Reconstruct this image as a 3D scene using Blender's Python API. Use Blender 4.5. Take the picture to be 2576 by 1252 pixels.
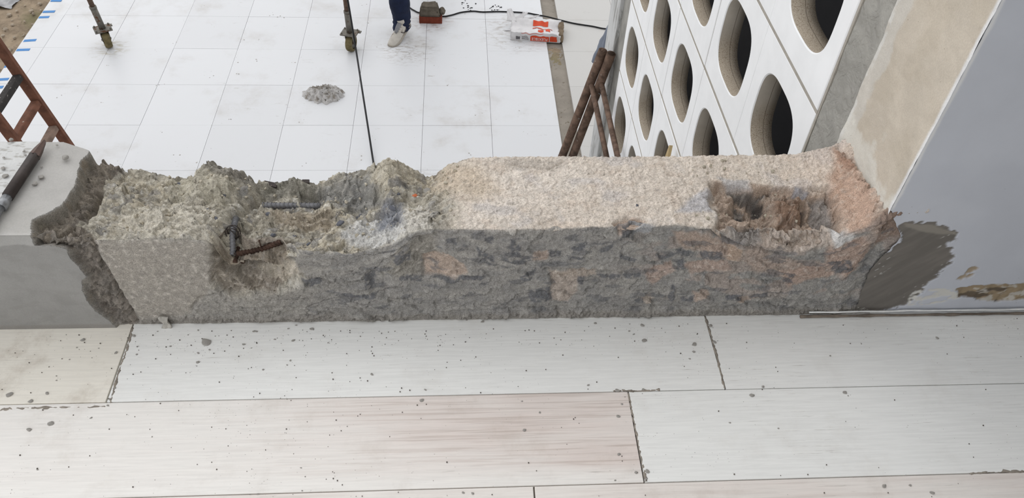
import bpy, bmesh, math, random
import numpy as np
from mathutils import Vector, Matrix, noise as mn

C = bpy.context.scene.collection
for o in list(bpy.data.objects): bpy.data.objects.remove(o, do_unlink=True)
random.seed(4); rng = np.random.default_rng(7)

# ---------------------------------------------------------------- camera, sky, light, exposure
cam_data = bpy.data.cameras.new('camera'); cam = bpy.data.objects.new('camera', cam_data); C.objects.link(cam)
RT = ((0.99777012, -0.05213019, 0.04168005), (0.00884832, 0.72227568, 0.69154866), (0.06615505, 0.68963779, -0.72112636))
cam.matrix_world = Matrix(((RT[0][0], RT[1][0], -RT[2][0], 0), (RT[0][1], RT[1][1], -RT[2][1], 0), (RT[0][2], RT[1][2], -RT[2][2], 1.4), (0, 0, 0, 1)))
cam_data.sensor_width = 36; cam_data.lens = 2000 / 2576 * 36; cam_data.clip_start = .02; cam_data.clip_end = 200
bpy.context.scene.camera = cam

world = bpy.data.worlds.new('overcast_sky'); bpy.context.scene.world = world; world.use_nodes = True
wn = world.node_tree.nodes; wl = world.node_tree.links; wn.clear()
wo = wn.new('ShaderNodeOutputWorld'); wb = wn.new('ShaderNodeBackground'); wl.new(wb.outputs[0], wo.inputs[0])
wb.inputs[0].default_value = (.97, .98, 1, 1); wb.inputs[1].default_value = 1.15
sun_d = bpy.data.lights.new('veiled_sun', 'SUN'); sun = bpy.data.objects.new('veiled_sun', sun_d); C.objects.link(sun)
sun_d.energy = .48; sun_d.angle = math.radians(50); sun_d.color = (1, .98, .95)
sun.rotation_euler = (math.radians(-38), math.radians(-28), 0)
vs = bpy.context.scene.view_settings
vs.view_transform = 'Standard'; vs.look = 'None'; vs.gamma = 1; vs.use_curve_mapping = False; vs.exposure = 0.0

EDGE_FRONT = [(-3.5,0.262),(-0.922,0.262),(-0.808,0.262),(-0.772,0.262),(-0.709,0.259),(-0.664,0.258),(-0.587,0.263),(-0.534,0.26),(-0.498,0.253),(-0.482,0.239),(-0.441,0.227),(-0.371,0.226),(-0.325,0.22),(-0.285,0.218),(-0.231,0.211),(-0.173,0.223),(-0.129,0.246),(-0.11,0.263),(-0.08,0.28),(-0.043,0.281),(0.115,0.279),(0.276,0.283),(0.437,0.288),(0.485,0.281),(0.504,0.276),(0.55,0.264),(0.583,0.254),(0.629,0.254),(0.691,0.246),(0.782,0.252),(0.841,0.274),(0.874,0.308),(1.0,0.33)]
EDGE_BACK = [(-3.5,1.4,0.258),(-0.85,1.4,0.258),(-0.8,1.385,0.25),(-0.737,1.36,0.234),(-0.672,1.36,0.226),(-0.614,1.36,0.219),(-0.579,1.36,0.222),(-0.565,1.36,0.236),(-0.548,1.36,0.247),(-0.504,1.36,0.233),(-0.453,1.36,0.21),(-0.403,1.36,0.196),(-0.341,1.36,0.2),(-0.316,1.36,0.193),(-0.286,1.36,0.215),(-0.251,1.36,0.223),(-0.224,1.36,0.221),(-0.189,1.36,0.23),(-0.152,1.36,0.255),(-0.135,1.36,0.248),(-0.101,1.36,0.226),(-0.066,1.36,0.214),(-0.021,1.36,0.255),(0.023,1.36,0.269),(0.1,1.352,0.279),(0.4,1.35,0.281),(0.76,1.355,0.284),(0.88,1.375,0.3),(1.0,1.375,0.3)]
COAT = [(-3.6,2.3),(-1.2,2.3),(-0.833,2.3),(-0.81,2.132),(-0.795,2.078),(-0.795,1.945),(-0.8,1.824),(-0.788,1.638),(-0.787,1.485),(-0.791,1.307),(-0.803,1.22),(-0.827,1.133),(-0.815,1.005),(-0.82,0.895),(-0.784,0.902),(-0.766,0.867),(-0.766,0.766),(-0.758,0.69),(-0.753,0.584),(-0.766,0.546),(-0.776,0.442),(-0.777,0.33),(-0.772,0.194),(-0.756,0.09),(-0.726,-0.2),(-1.1,-0.2),(-3.6,-0.2)]
PEELED = [(-1.6,2.3),(-0.87,2.3),(-0.914,2.132),(-0.88,1.921),(-0.883,1.656),(-0.889,1.429),(-0.905,1.172),(-1.6,1.1)]
BAND = [(-1.6,0.99),(-0.822,1.082),(-0.816,0.984),(-0.82,0.895),(-0.851,0.914),(-0.898,0.89),(-1.6,0.84)]
GROOVE = [(-0.795,2.078),(-0.783,2.132),(-0.745,2.118),(-0.723,1.945),(-0.752,1.86),(-0.75,1.685),(-0.744,1.438),(-0.766,1.201),(-0.721,1.066),(-0.708,0.97),(-0.718,0.748),(-0.714,0.466),(-0.701,0.017),(-0.726,-0.002),(-0.759,0.106),(-0.775,0.359),(-0.753,0.584),(-0.764,0.788),(-0.821,0.886),(-0.825,1.112),(-0.791,1.307),(-0.788,1.638),(-0.795,1.945)]
PITS = [([(-0.443,1.964),(-0.284,1.899),(-0.175,1.683),(-0.119,1.32),(-0.124,1.02),(-0.174,1.018),(-0.325,1.005),(-0.359,0.677),(-0.387,0.596),(-0.461,0.553),(-0.492,0.623),(-0.49,0.822),(-0.48,1.198),(-0.463,1.498),(-0.43,1.751)],-0.017,0.01),([(-0.475,1.1),(-0.45,1.189),(-0.375,1.097),(-0.346,0.951),(-0.384,0.673),(-0.459,0.608),(-0.491,0.672)],-0.02,0.01),([(-0.491,1.004),(-0.474,1.076),(-0.359,0.677),(-0.329,0.631),(-0.345,0.512),(-0.393,0.422),(-0.446,0.366),(-0.501,0.386),(-0.515,0.482)],-0.016,0.008),([(0.544,1.614),(0.582,1.615),(0.64,1.54),(0.683,1.595),(0.737,1.53),(0.756,1.56),(0.804,1.56),(0.809,1.387),(0.8,1.125),(0.785,0.944),(0.706,0.889),(0.631,0.945),(0.589,0.949),(0.523,1.001),(0.548,1.22),(0.53,1.306)],-0.02,0.008),([(0.597,1.53),(0.664,1.496),(0.676,1.38),(0.659,1.212),(0.627,1.296),(0.597,1.226),(0.584,1.345)],-0.03,0.01),([(0.739,1.453),(0.756,1.478),(0.742,1.219),(0.726,1.205)],-0.022,0.005),([(0.762,1.485),(0.807,1.475),(0.789,1.03),(0.754,1.116),(0.749,1.277)],-0.014,0.006),([(0.681,1.476),(0.736,1.492),(0.729,1.259),(0.699,1.176),(0.667,1.238)],0.012,0.012),([(0.309,1.056),(0.345,1.128),(0.375,1.07),(0.358,0.956),(0.327,0.92)],-0.01,0.006),([(0.156,1.08),(0.198,1.151),(0.221,1.07),(0.196,0.97)],-0.007,0.006),([(0.34,0.99),(0.389,1.015),(0.432,0.946),(0.428,0.866),(0.362,0.875)],-0.01,0.006),([(-0.092,0.933),(-0.036,0.968),(-0.037,0.741),(-0.08,0.527),(-0.121,0.634)],-0.01,0.01),([(-0.078,0.702),(-0.021,0.741),(0.016,0.521),(-0.022,0.478),(-0.08,0.527)],-0.008,0.005),([(-0.187,0.735),(-0.142,0.621),(-0.159,0.368),(-0.193,0.391)],-0.008,0.006),([(0.19,0.51),(0.249,0.526),(0.262,0.223),(0.2,0.204)],-0.006,0.005),([(0.436,0.865),(0.559,0.857),(0.577,0.731),(0.471,0.71)],-0.006,0.004),([(0.394,0.532),(0.45,0.618),(0.501,0.498),(0.455,0.372),(0.407,0.441)],-0.005,0.004),([(0.478,0.581),(0.568,0.724),(0.808,0.458),(0.801,0.334),(0.65,0.435),(0.521,0.459)],-0.005,0.004),([(0.854,0.415),(0.877,0.943),(0.925,0.806),(0.906,0.623),(0.881,0.384)],-0.01,0.008),([(-0.714,0.562),(-0.671,0.608),(-0.685,0.266),(-0.713,0.061)],-0.004,0.02),([(-0.243,2.078),(-0.144,2.045),(-0.092,1.981),(-0.123,1.661),(-0.221,1.833)],0.014,0.025),([(-0.569,2.006),(-0.486,2.04),(-0.444,1.982),(-0.443,1.767),(-0.502,1.696)],0.012,0.02),([(-0.796,2.132),(-0.746,2.132),(-0.725,1.944),(-0.757,1.875)],0.016,0.01),([(-0.684,1.713),(-0.626,1.805),(-0.6,1.668),(-0.654,1.506),(-0.686,1.408)],0.008,0.006)]
LINES = [([(-0.817,0.955),(-0.794,1.005),(-0.772,1.09),(-0.755,1.209),(-0.745,1.41),(-0.75,1.656)],0.026,0.006),([(-0.717,1.025),(-0.72,0.793),(-0.716,0.656),(-0.715,0.457),(-0.709,0.243),(-0.7,0.028)],0.01,0.005),([(-0.693,1.395),(-0.678,1.622),(-0.638,1.746),(-0.606,1.752)],0.01,0.004),([(-0.452,1.988),(-0.432,1.792),(-0.452,1.605),(-0.469,1.459),(-0.474,1.314)],0.02,0.006),([(-0.575,0.178),(-0.554,0.304),(-0.501,0.386),(-0.454,0.363),(-0.393,0.422)],0.006,0.003),([(-0.343,0.682),(-0.296,0.634),(-0.265,0.571),(-0.214,0.612)],0.006,0.004),([(-0.088,0.536),(-0.03,0.478),(0.037,0.498)],0.006,0.004),([(0.18,0.578),(0.291,0.544),(0.388,0.488)],0.006,0.003),([(0.485,1.0),(0.554,0.934),(0.59,0.893),(0.677,0.8)],0.008,0.004),([(0.21,0.37),(0.19,0.51),(0.206,0.553)],0.005,0.003),([(0.807,1.484),(0.804,1.302),(0.789,1.03)],0.008,0.004),([(-0.898,0.894),(-0.852,0.905),(-0.821,0.886)],0.002,0.0025),([(-0.021,2.012),(0.195,1.816),(0.232,1.935)],0.004,0.003),([(0.855,1.961),(0.869,1.612),(0.881,1.118)],0.012,0.006),([(0.221,0.08),(0.224,-0.062)],0.008,0.004),([(-0.019,0.084),(0.091,0.115),(0.36,0.107),(0.672,0.108)],0.004,0.003),([(-0.477,0.215),(-0.223,0.184),(-0.023,0.139)],0.003,0.003)]
PATCHES = [([(-0.71,0.991),(-0.495,0.981),(-0.503,0.559),(-0.535,0.353),(-0.575,0.178),(-0.584,0.101),(-0.696,0.059),(-0.714,0.466),(-0.716,0.748)],(146,137,124),0.006),([(-0.485,1.079),(-0.346,1.163),(-0.351,0.679),(-0.395,0.394),(-0.501,0.386),(-0.511,0.556)],(128,114,96),0.006),([(-0.426,0.62),(-0.338,0.849),(-0.327,0.688),(-0.364,0.536)],(188,174,150),0.006),([(-0.512,0.604),(-0.454,0.718),(-0.451,0.421),(-0.501,0.386)],(142,130,112),0.003),([(-0.69,1.349),(-0.587,1.596),(-0.506,1.457),(-0.499,1.03),(-0.665,1.016)],(204,196,178),0.02),([(-0.639,2.002),(-0.569,2.006),(-0.477,1.821),(-0.492,1.487),(-0.605,1.604)],(190,182,160),0.02),([(-0.42,1.609),(-0.276,1.603),(-0.263,1.368),(-0.378,1.38)],(160,145,122),0.012),([(-0.331,1.939),(-0.196,1.911),(-0.164,1.581),(-0.216,1.567),(-0.307,1.744)],(135,134,130),0.015),([(-0.215,1.464),(-0.12,1.433),(-0.099,0.989),(-0.225,1.134),(-0.252,1.271)],(206,205,202),0.012),([(-0.164,1.581),(-0.117,1.516),(-0.118,1.208),(-0.177,1.274)],(120,124,134),0.012),([(-0.111,1.392),(-0.057,1.384),(-0.055,1.015),(-0.107,1.008)],(206,200,188),0.006),([(-0.209,2.125),(-0.144,2.045),(-0.083,2.0),(-0.09,1.759),(-0.176,1.762)],(190,180,158),0.012),([(-0.548,2.0),(-0.486,2.051),(-0.444,1.982),(-0.446,1.824),(-0.542,1.876)],(146,140,128),0.012),([(-0.45,1.941),(-0.404,2.038),(-0.316,2.022),(-0.311,1.846),(-0.428,1.785)],(140,136,122),0.008),([(-0.125,0.93),(-0.052,0.949),(-0.037,0.699),(-0.089,0.491),(-0.163,0.652)],(132,126,114),0.012),([(-0.078,0.681),(-0.029,0.75),(0.008,0.632),(0.016,0.521),(-0.014,0.477),(-0.076,0.518)],(172,146,124),0.004),([(0.151,0.755),(0.18,0.773),(0.184,0.687),(0.157,0.668)],(160,136,118),0.003),([(0.194,0.509),(0.231,0.55),(0.254,0.503),(0.256,0.271),(0.236,0.187),(0.196,0.205)],(164,146,130),0.004),([(0.189,0.555),(0.291,0.553),(0.292,0.499),(0.199,0.486)],(160,142,124),0.004),([(0.433,0.926),(0.508,0.965),(0.576,0.873),(0.577,0.731),(0.469,0.752)],(160,134,114),0.005),([(0.558,0.879),(0.593,0.855),(0.6,0.711),(0.568,0.724)],(170,140,112),0.003),([(0.396,0.487),(0.409,0.574),(0.449,0.639),(0.465,0.511),(0.419,0.372)],(166,138,120),0.004),([(0.473,0.602),(0.57,0.701),(0.586,0.587),(0.501,0.498)],(166,138,120),0.004),([(0.602,0.879),(0.773,0.683),(0.808,0.458),(0.642,0.538),(0.594,0.735)],(158,134,116),0.008),([(0.692,0.6),(0.8,0.663),(0.822,0.497),(0.726,0.381)],(162,132,112),0.005),([(0.77,0.928),(0.847,0.913),(0.879,0.633),(0.854,0.415),(0.791,0.672)],(165,132,110),0.008),([(0.399,0.234),(0.415,0.279),(0.432,0.207),(0.417,0.151)],(166,148,130),0.003),([(0.513,0.287),(0.547,0.344),(0.557,0.244),(0.524,0.188)],(166,140,120),0.003),([(0.618,0.22),(0.659,0.302),(0.671,0.248),(0.63,0.175)],(160,136,116),0.003),([(0.547,1.653),(0.645,1.639),(0.739,1.563),(0.822,1.512),(0.8,0.946),(0.7,0.851),(0.59,0.926),(0.523,1.001),(0.548,1.22)],(172,146,124),0.008),([(0.631,1.064),(0.796,1.13),(0.794,0.886),(0.701,0.841),(0.633,0.918)],(170,152,136),0.008),([(0.542,1.02),(0.618,1.133),(0.633,0.927),(0.583,0.903)],(128,122,118),0.006),([(0.681,1.476),(0.739,1.491),(0.727,1.214),(0.672,1.171)],(140,108,84),0.008),([(0.76,1.487),(0.807,1.475),(0.789,1.03),(0.754,1.116)],(150,144,140),0.006),([(0.593,1.491),(0.617,1.441),(0.597,1.226),(0.583,1.298)],(122,118,114),0.006),([(0.596,1.369),(0.619,1.392),(0.607,1.25),(0.587,1.226)],(52,54,58),0.0025),([(0.643,1.516),(0.664,1.496),(0.657,1.399),(0.638,1.418)],(52,54,58),0.0025),([(0.625,1.344),(0.653,1.304),(0.662,1.213),(0.652,1.201)],(56,56,60),0.0025),([(0.739,1.42),(0.749,1.418),(0.737,1.22),(0.73,1.222)],(44,46,54),0.003),([(0.58,1.589),(0.64,1.54),(0.681,1.557),(0.637,1.481),(0.586,1.53)],(100,98,96),0.005),([(0.497,1.441),(0.54,1.544),(0.529,1.229),(0.445,1.17)],(190,188,192),0.008),([(0.558,1.693),(0.629,1.678),(0.632,1.563),(0.581,1.599)],(185,182,182),0.006),([(0.731,1.589),(0.764,1.542),(0.752,1.489),(0.719,1.519)],(150,150,158),0.004),([(0.771,1.043),(0.807,1.049),(0.826,0.912),(0.791,0.865)],(190,188,186),0.006),([(0.841,1.963),(0.862,1.822),(0.873,1.282),(0.851,0.982),(0.805,0.986),(0.809,1.387),(0.808,1.677),(0.83,1.747)],(190,152,126),0.012),([(0.841,1.963),(0.858,1.884),(0.863,1.629),(0.846,1.62)],(160,122,98),0.006),([(0.849,1.035),(0.892,1.06),(0.929,0.804),(0.888,0.63)],(140,112,92),0.008),([(0.309,1.056),(0.353,1.127),(0.379,1.069),(0.359,0.936),(0.327,0.92)],(186,158,136),0.004),([(0.345,0.978),(0.374,1.044),(0.397,1.013),(0.393,0.911),(0.353,0.897)],(150,152,156),0.003),([(0.333,0.968),(0.358,0.956),(0.353,0.876),(0.332,0.899)],(70,74,80),0.003),([(-0.048,2.006),(0.04,1.862),(0.088,1.51),(0.021,1.407),(-0.055,1.665)],(206,186,160),0.03),([(0.084,1.972),(0.232,1.935),(0.211,1.786),(0.117,1.82)],(196,184,170),0.008)]
DARKS = [[(0.048,0.927),(0.068,0.948),(0.068,0.865),(0.048,0.874)],[(-0.028,0.907),(-0.004,0.915),(-0.004,0.846),(-0.024,0.858)],[(0.036,0.824),(0.069,0.739),(0.074,0.652),(0.04,0.74)],[(0.082,0.739),(0.119,0.694),(0.143,0.735),(0.153,0.669),(0.12,0.629),(0.082,0.674)],[(0.104,0.915),(0.12,0.906),(0.127,0.737),(0.11,0.738)],[(0.18,0.782),(0.213,0.761),(0.21,0.706),(0.184,0.709)],[(0.291,0.781),(0.318,0.832),(0.317,0.765),(0.297,0.738)],[(0.232,0.809),(0.264,0.868),(0.265,0.826),(0.238,0.758)],[(0.13,0.516),(0.163,0.58),(0.156,0.468),(0.135,0.424)],[(0.15,0.329),(0.192,0.372),(0.203,0.204),(0.156,0.194)],[(-0.13,0.604),(-0.08,0.505),(-0.081,0.46),(-0.123,0.513)],[(-0.064,0.49),(-0.014,0.477),(0.05,0.511),(0.046,0.475),(-0.022,0.423)],[(0.292,0.499),(0.387,0.497),(0.389,0.457),(0.311,0.452)],[(-0.26,0.434),(-0.215,0.389),(-0.176,0.395),(-0.19,0.329),(-0.245,0.375)],[(-0.334,0.601),(-0.296,0.634),(-0.286,0.565),(-0.316,0.517)],[(0.45,0.767),(0.492,0.719),(0.491,0.674),(0.464,0.686)],[(0.505,0.727),(0.546,0.791),(0.558,0.74),(0.518,0.667)],[(0.463,0.373),(0.472,0.374),(0.483,0.184),(0.465,0.183)],[(0.381,0.236),(0.404,0.233),(0.407,0.171),(0.383,0.188)],[(0.494,0.234),(0.519,0.263),(0.519,0.187),(0.497,0.17)],[(0.589,0.249),(0.633,0.273),(0.632,0.219),(0.596,0.211)],[(0.795,0.668),(0.839,0.672),(0.862,0.491),(0.822,0.497)],[(0.709,0.491),(0.732,0.539),(0.737,0.406),(0.713,0.426)],[(0.462,0.643),(0.473,0.668),(0.483,0.537),(0.468,0.534)],[(0.226,0.725),(0.261,0.7),(0.258,0.657),(0.228,0.682)],[(-0.138,0.867),(-0.101,0.822),(-0.099,0.708),(-0.128,0.725)],[(-0.196,0.686),(-0.175,0.671),(-0.184,0.446),(-0.2,0.484)],[(0.645,0.301),(0.684,0.332),(0.685,0.249),(0.654,0.231)],[(0.249,0.503),(0.267,0.502),(0.268,0.387),(0.254,0.403)],[(0.411,0.703),(0.453,0.726),(0.451,0.682),(0.423,0.65)],[(0.045,0.697),(0.049,0.696),(0.078,0.608),(0.07,0.586)],[(0.335,0.712),(0.371,0.665),(0.364,0.623),(0.337,0.661)]]
BARS = {'main': [(-0.421,1.694),(-0.302,1.736)],'stirrup': [(-0.466,1.425),(-0.462,1.198),(-0.46,1.058)],'drop': [(-0.457,1.011),(-0.454,0.848),(-0.457,0.62)],'side': [(-0.453,1.068),(-0.415,1.108),(-0.365,1.139)],'knot': (-0.459,0.994),'wire': [(-0.403,1.109),(-0.406,0.99),(-0.41,0.861)]}
STONES = [(-0.408,1.541,0.012),(-0.251,1.427,0.019),(-0.388,1.26,0.011),(-0.346,1.273,0.012),(-0.31,1.167,0.012),(-0.52,1.44,0.009),(-0.608,1.773,0.009),(-0.216,1.567,0.01),(-0.127,1.614,0.01),(-0.137,1.46,0.016),(-0.22,1.546,0.008),(-0.606,1.875,0.008),(-0.494,1.286,0.008),(0.368,1.276,0.008),(-0.5,1.652,0.01),(-0.14,1.323,0.012)]
CHIP_ON_TOP = [(-0.072,1.701),(-0.092,1.565)]
LEDGE = [(-0.42,2.005),(-0.339,1.978)]
FLOOR_CHIPS = [(-0.806,1.081,0.013),(-0.702,1.09,0.0115),(-0.618,1.06,0.0065),(-0.556,1.041,0.0082),(-0.552,1.017,0.0097),(-0.534,1.049,0.0066),(-0.447,1.052,0.0043),(-0.413,0.995,0.0058),(-0.569,1.102,0.006),(-0.655,1.101,0.0046),(-0.588,1.09,0.0043),(-0.812,1.061,0.0042),(-0.766,1.058,0.0045),(-0.817,1.03,0.0041),(-0.83,0.989,0.0047),(-0.826,0.978,0.0044),(-0.834,0.947,0.0092),(-0.86,0.929,0.0128),(-0.907,0.945,0.0183),(-0.727,1.045,0.0116),(-0.683,1.04,0.0058),(-0.704,0.956,0.0078),(-0.707,0.93,0.0092),(-0.706,0.915,0.0077),(-0.839,0.863,0.0119),(-0.803,0.876,0.0164),(-0.73,0.887,0.0075),(-0.794,0.777,0.0054),(-0.601,0.841,0.0042),(-0.378,0.715,0.0046),(-0.444,1.097,0.0084),(-0.4,1.074,0.0047),(-0.466,1.062,0.0083),(-0.545,1.07,0.0264),(-0.449,1.097,0.0084),(-0.376,1.103,0.0061),(-0.36,1.112,0.0068),(-0.325,1.101,0.0122),(-0.401,1.074,0.005),(-0.361,1.07,0.01),(-0.463,1.062,0.0073),(-0.413,0.995,0.0058),(-0.36,1.017,0.0066),(-0.365,1.006,0.0052),(-0.186,0.978,0.0085),(-0.073,0.937,0.0078),(0.015,1.12,0.0063),(0.05,1.114,0.0119),(-0.08,0.911,0.0105),(-0.305,0.766,0.0047),(-0.377,0.715,0.0046),(-0.297,0.719,0.0038),(0.003,0.706,0.007),(0.021,0.704,0.0071),(0.304,1.105,0.0089),(0.382,1.101,0.0046),(0.41,1.097,0.0121),(0.378,1.081,0.0071),(0.387,1.072,0.007),(0.407,1.054,0.0154),(0.517,1.041,0.0154),(0.512,1.021,0.0104),(0.499,1.003,0.0069),(0.565,1.093,0.0137),(0.564,1.047,0.0106),(0.269,0.94,0.0083),(0.328,0.925,0.0126),(0.383,0.926,0.0083),(0.333,0.892,0.0065),(0.321,0.863,0.0097),(0.126,0.904,0.0065),(0.161,0.876,0.007),(0.127,0.836,0.0104),(0.31,0.777,0.0087),(0.338,0.737,0.0092),(0.36,0.739,0.0122),(0.355,0.723,0.0091),(0.295,0.722,0.006),(0.549,0.842,0.0062),(0.612,0.906,0.0134),(0.642,0.927,0.0085),(0.815,0.908,0.0129),(0.819,0.9,0.0044),(0.646,0.826,0.0058),(0.815,1.004,0.0064),(0.87,0.694,0.0093),(0.818,0.694,0.0124),(0.908,0.677,0.0118),(1.08,1.047,0.0095)]
CAP_CHIPS = [(-0.938,1.307,0.01),(-0.925,1.283,0.013),(-0.859,1.259,0.013),(-0.853,1.279,0.013),(-0.825,1.341,0.015),(-0.917,1.363,0.006),(-0.91,1.35,0.006),(-0.95,1.342,0.006),(-0.957,1.401,0.01),(-0.856,1.383,0.006),(-0.864,1.312,0.005)]
SMEARS = [[(-0.711,1.114),(-0.707,1.063),(-0.708,1.016),(-0.706,0.967),(-0.702,0.913)],[(-0.912,0.911),(-0.867,0.913),(-0.806,0.913),(-0.71,0.913)],[(0.56,1.121),(0.561,1.058),(0.561,0.998),(0.558,0.926)],[(0.351,0.919),(0.352,0.868),(0.353,0.804),(0.354,0.748),(0.355,0.718)],[(0.318,0.925),(0.34,0.926),(0.368,0.923),(0.419,0.926)],[(1.002,0.715),(1.052,0.718),(1.114,0.717)]]
WALL_EDGE = [(0.868,0.33),(0.895,0.291),(0.924,0.253),(0.91,0.195),(0.898,0.144),(0.906,0.064),(0.918,-0.007)]
CEMENT = [(0.904,0.29),(0.952,0.293),(1.006,0.278),(1.037,0.266),(1.041,0.248),(1.027,0.23),(1.063,0.199),(1.064,0.168),(1.059,0.129),(1.04,0.089),(1.039,0.047),(1.03,0.022),(0.904,-0.022),(0.882,0.064),(0.889,0.17),(0.93,0.244)]
CEMENT_LIGHT = [(0.916,0.288),(0.982,0.284),(1.033,0.266),(1.035,0.252),(0.983,0.261),(0.935,0.273)]
BRICKISH = [(1.13,0.085),(1.206,0.093),(1.32,0.091),(1.347,0.041),(1.234,0.036),(1.142,0.048)]
RAGGED_WHITE = [(1.03,0.069),(1.077,0.088),(1.13,0.094),(1.144,0.045),(1.077,0.025),(1.031,0.019)]
SPALL = [(1.102,0.115),(1.136,0.16),(1.147,0.147),(1.124,0.108)]
SEAL = [[(0.829,0.008)],[(0.91,0.013)],[(1.05,0.02)],[(1.193,0.023)],[(1.336,0.027)]]
TERRACE = -2.537
CABLE = [(-0.547,7.336,-2.529),(-0.476,7.015,-2.529),(-0.397,6.898,-2.529),(-0.339,6.863,-2.529),(-0.151,6.809,-2.529),(-0.057,6.832,-2.529),(0.037,6.885,-2.529),(0.151,6.91,-2.529),(0.246,6.897,-2.529),(0.418,6.908,-2.529),(0.646,6.891,-2.529),(0.74,6.863,-2.529),(0.87,6.815,-2.529),(1.089,6.711,-2.529),(1.272,6.657,-2.529),(1.38,6.617,-2.529),(1.53,6.605,-2.529)]
RAG = [(-1.098,5.544,-2.537)]
TAPES = [[(-3.79,7.028),(-3.694,7.03)],[(-3.793,6.826),(-3.69,6.835)],[(-3.794,6.728),(-3.707,6.737)],[(-3.786,6.335),(-3.687,6.349)],[(-3.793,6.189),(-3.687,6.197)],[(-3.81,5.934),(-3.776,5.946)],[(-3.807,5.742),(-3.699,5.755)],[(-3.814,5.63),(-3.701,5.642)]]
SPOTS = [(0.077,7.042),(0.135,7.058),(0.145,6.953),(0.345,6.987),(0.383,6.973),(0.365,7.018),(0.414,6.989),(0.328,6.942),(0.069,7.034),(0.123,7.02)]
SPOTS2 = [(-2.485,5.703),(0.097,4.78),(0.661,6.265),(-1.268,5.209),(-1.959,4.654),(-1.931,5.14),(0.534,6.25),(-1.387,5.229),(-1.394,5.741),(-0.446,6.21),(-1.932,6.357),(-1.846,5.86),(-2.08,5.811),(-2.447,5.641),(-0.499,6.222)]
PIPES = {'a': ((0.8,3.785,-0.982),(0.515,3.922,-2.537)),'b': ((0.84,3.744,-0.976),(0.593,3.921,-2.537))}
BRACE = [((0.76,3.804,-1.201),(0.8,3.316,-1.338)),((0.809,3.766,-1.172),(0.83,3.197,-1.239))]
LATH = ((0.84,2.436,-0.558),(0.8,2.296,-0.555))
TARP = ((0.888,4.15,-1.02),(0.869,4.15,-1.207))
CAST = ((-3.036,6.25,-2.537),(-0.938,6.223,-2.537))
TOPS = ((-3.057,6.25,-2.09),(-0.941,6.2,-2.035))
HANG = ((-0.876,5.9,-1.834),(-0.856,5.9,-2.268),(-0.625,4.574,-2.527))
LADDER = ((-2.664,4.4,-2.079),(-2.794,4.4,-1.361),(-2.74,4.4,-1.78),(-2.714,4.4,-1.982),(-2.769,4.4,-1.583))
BRICK = [(-0.353,6.69,-2.537),(-0.142,6.687,-2.537)]
BAG = [(0.482,6.422,-2.537),(0.907,6.374,-2.537),(0.968,6.708,-2.537)]
FOOT = [(-0.595,6.299,-2.537),(-0.409,6.488,-2.537)]
PAPER = (-0.638,1.121,0.0)
CHISEL = [(-0.877,1.382,0.302),(-0.891,1.207,0.302),(-0.891,1.164,0.302)]
Y0 = 1.126
PI = math.pi

# ---------------------------------------------------------------- helpers
def lin(c):
    c = np.asarray(c, float) / 255
    return np.where(c <= .04045, c / 12.92, ((c + .055) / 1.055) ** 2.4)
GAIN = 1.0
def L4(c): return tuple(lin(c) * GAIN) + (1.0,)

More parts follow.
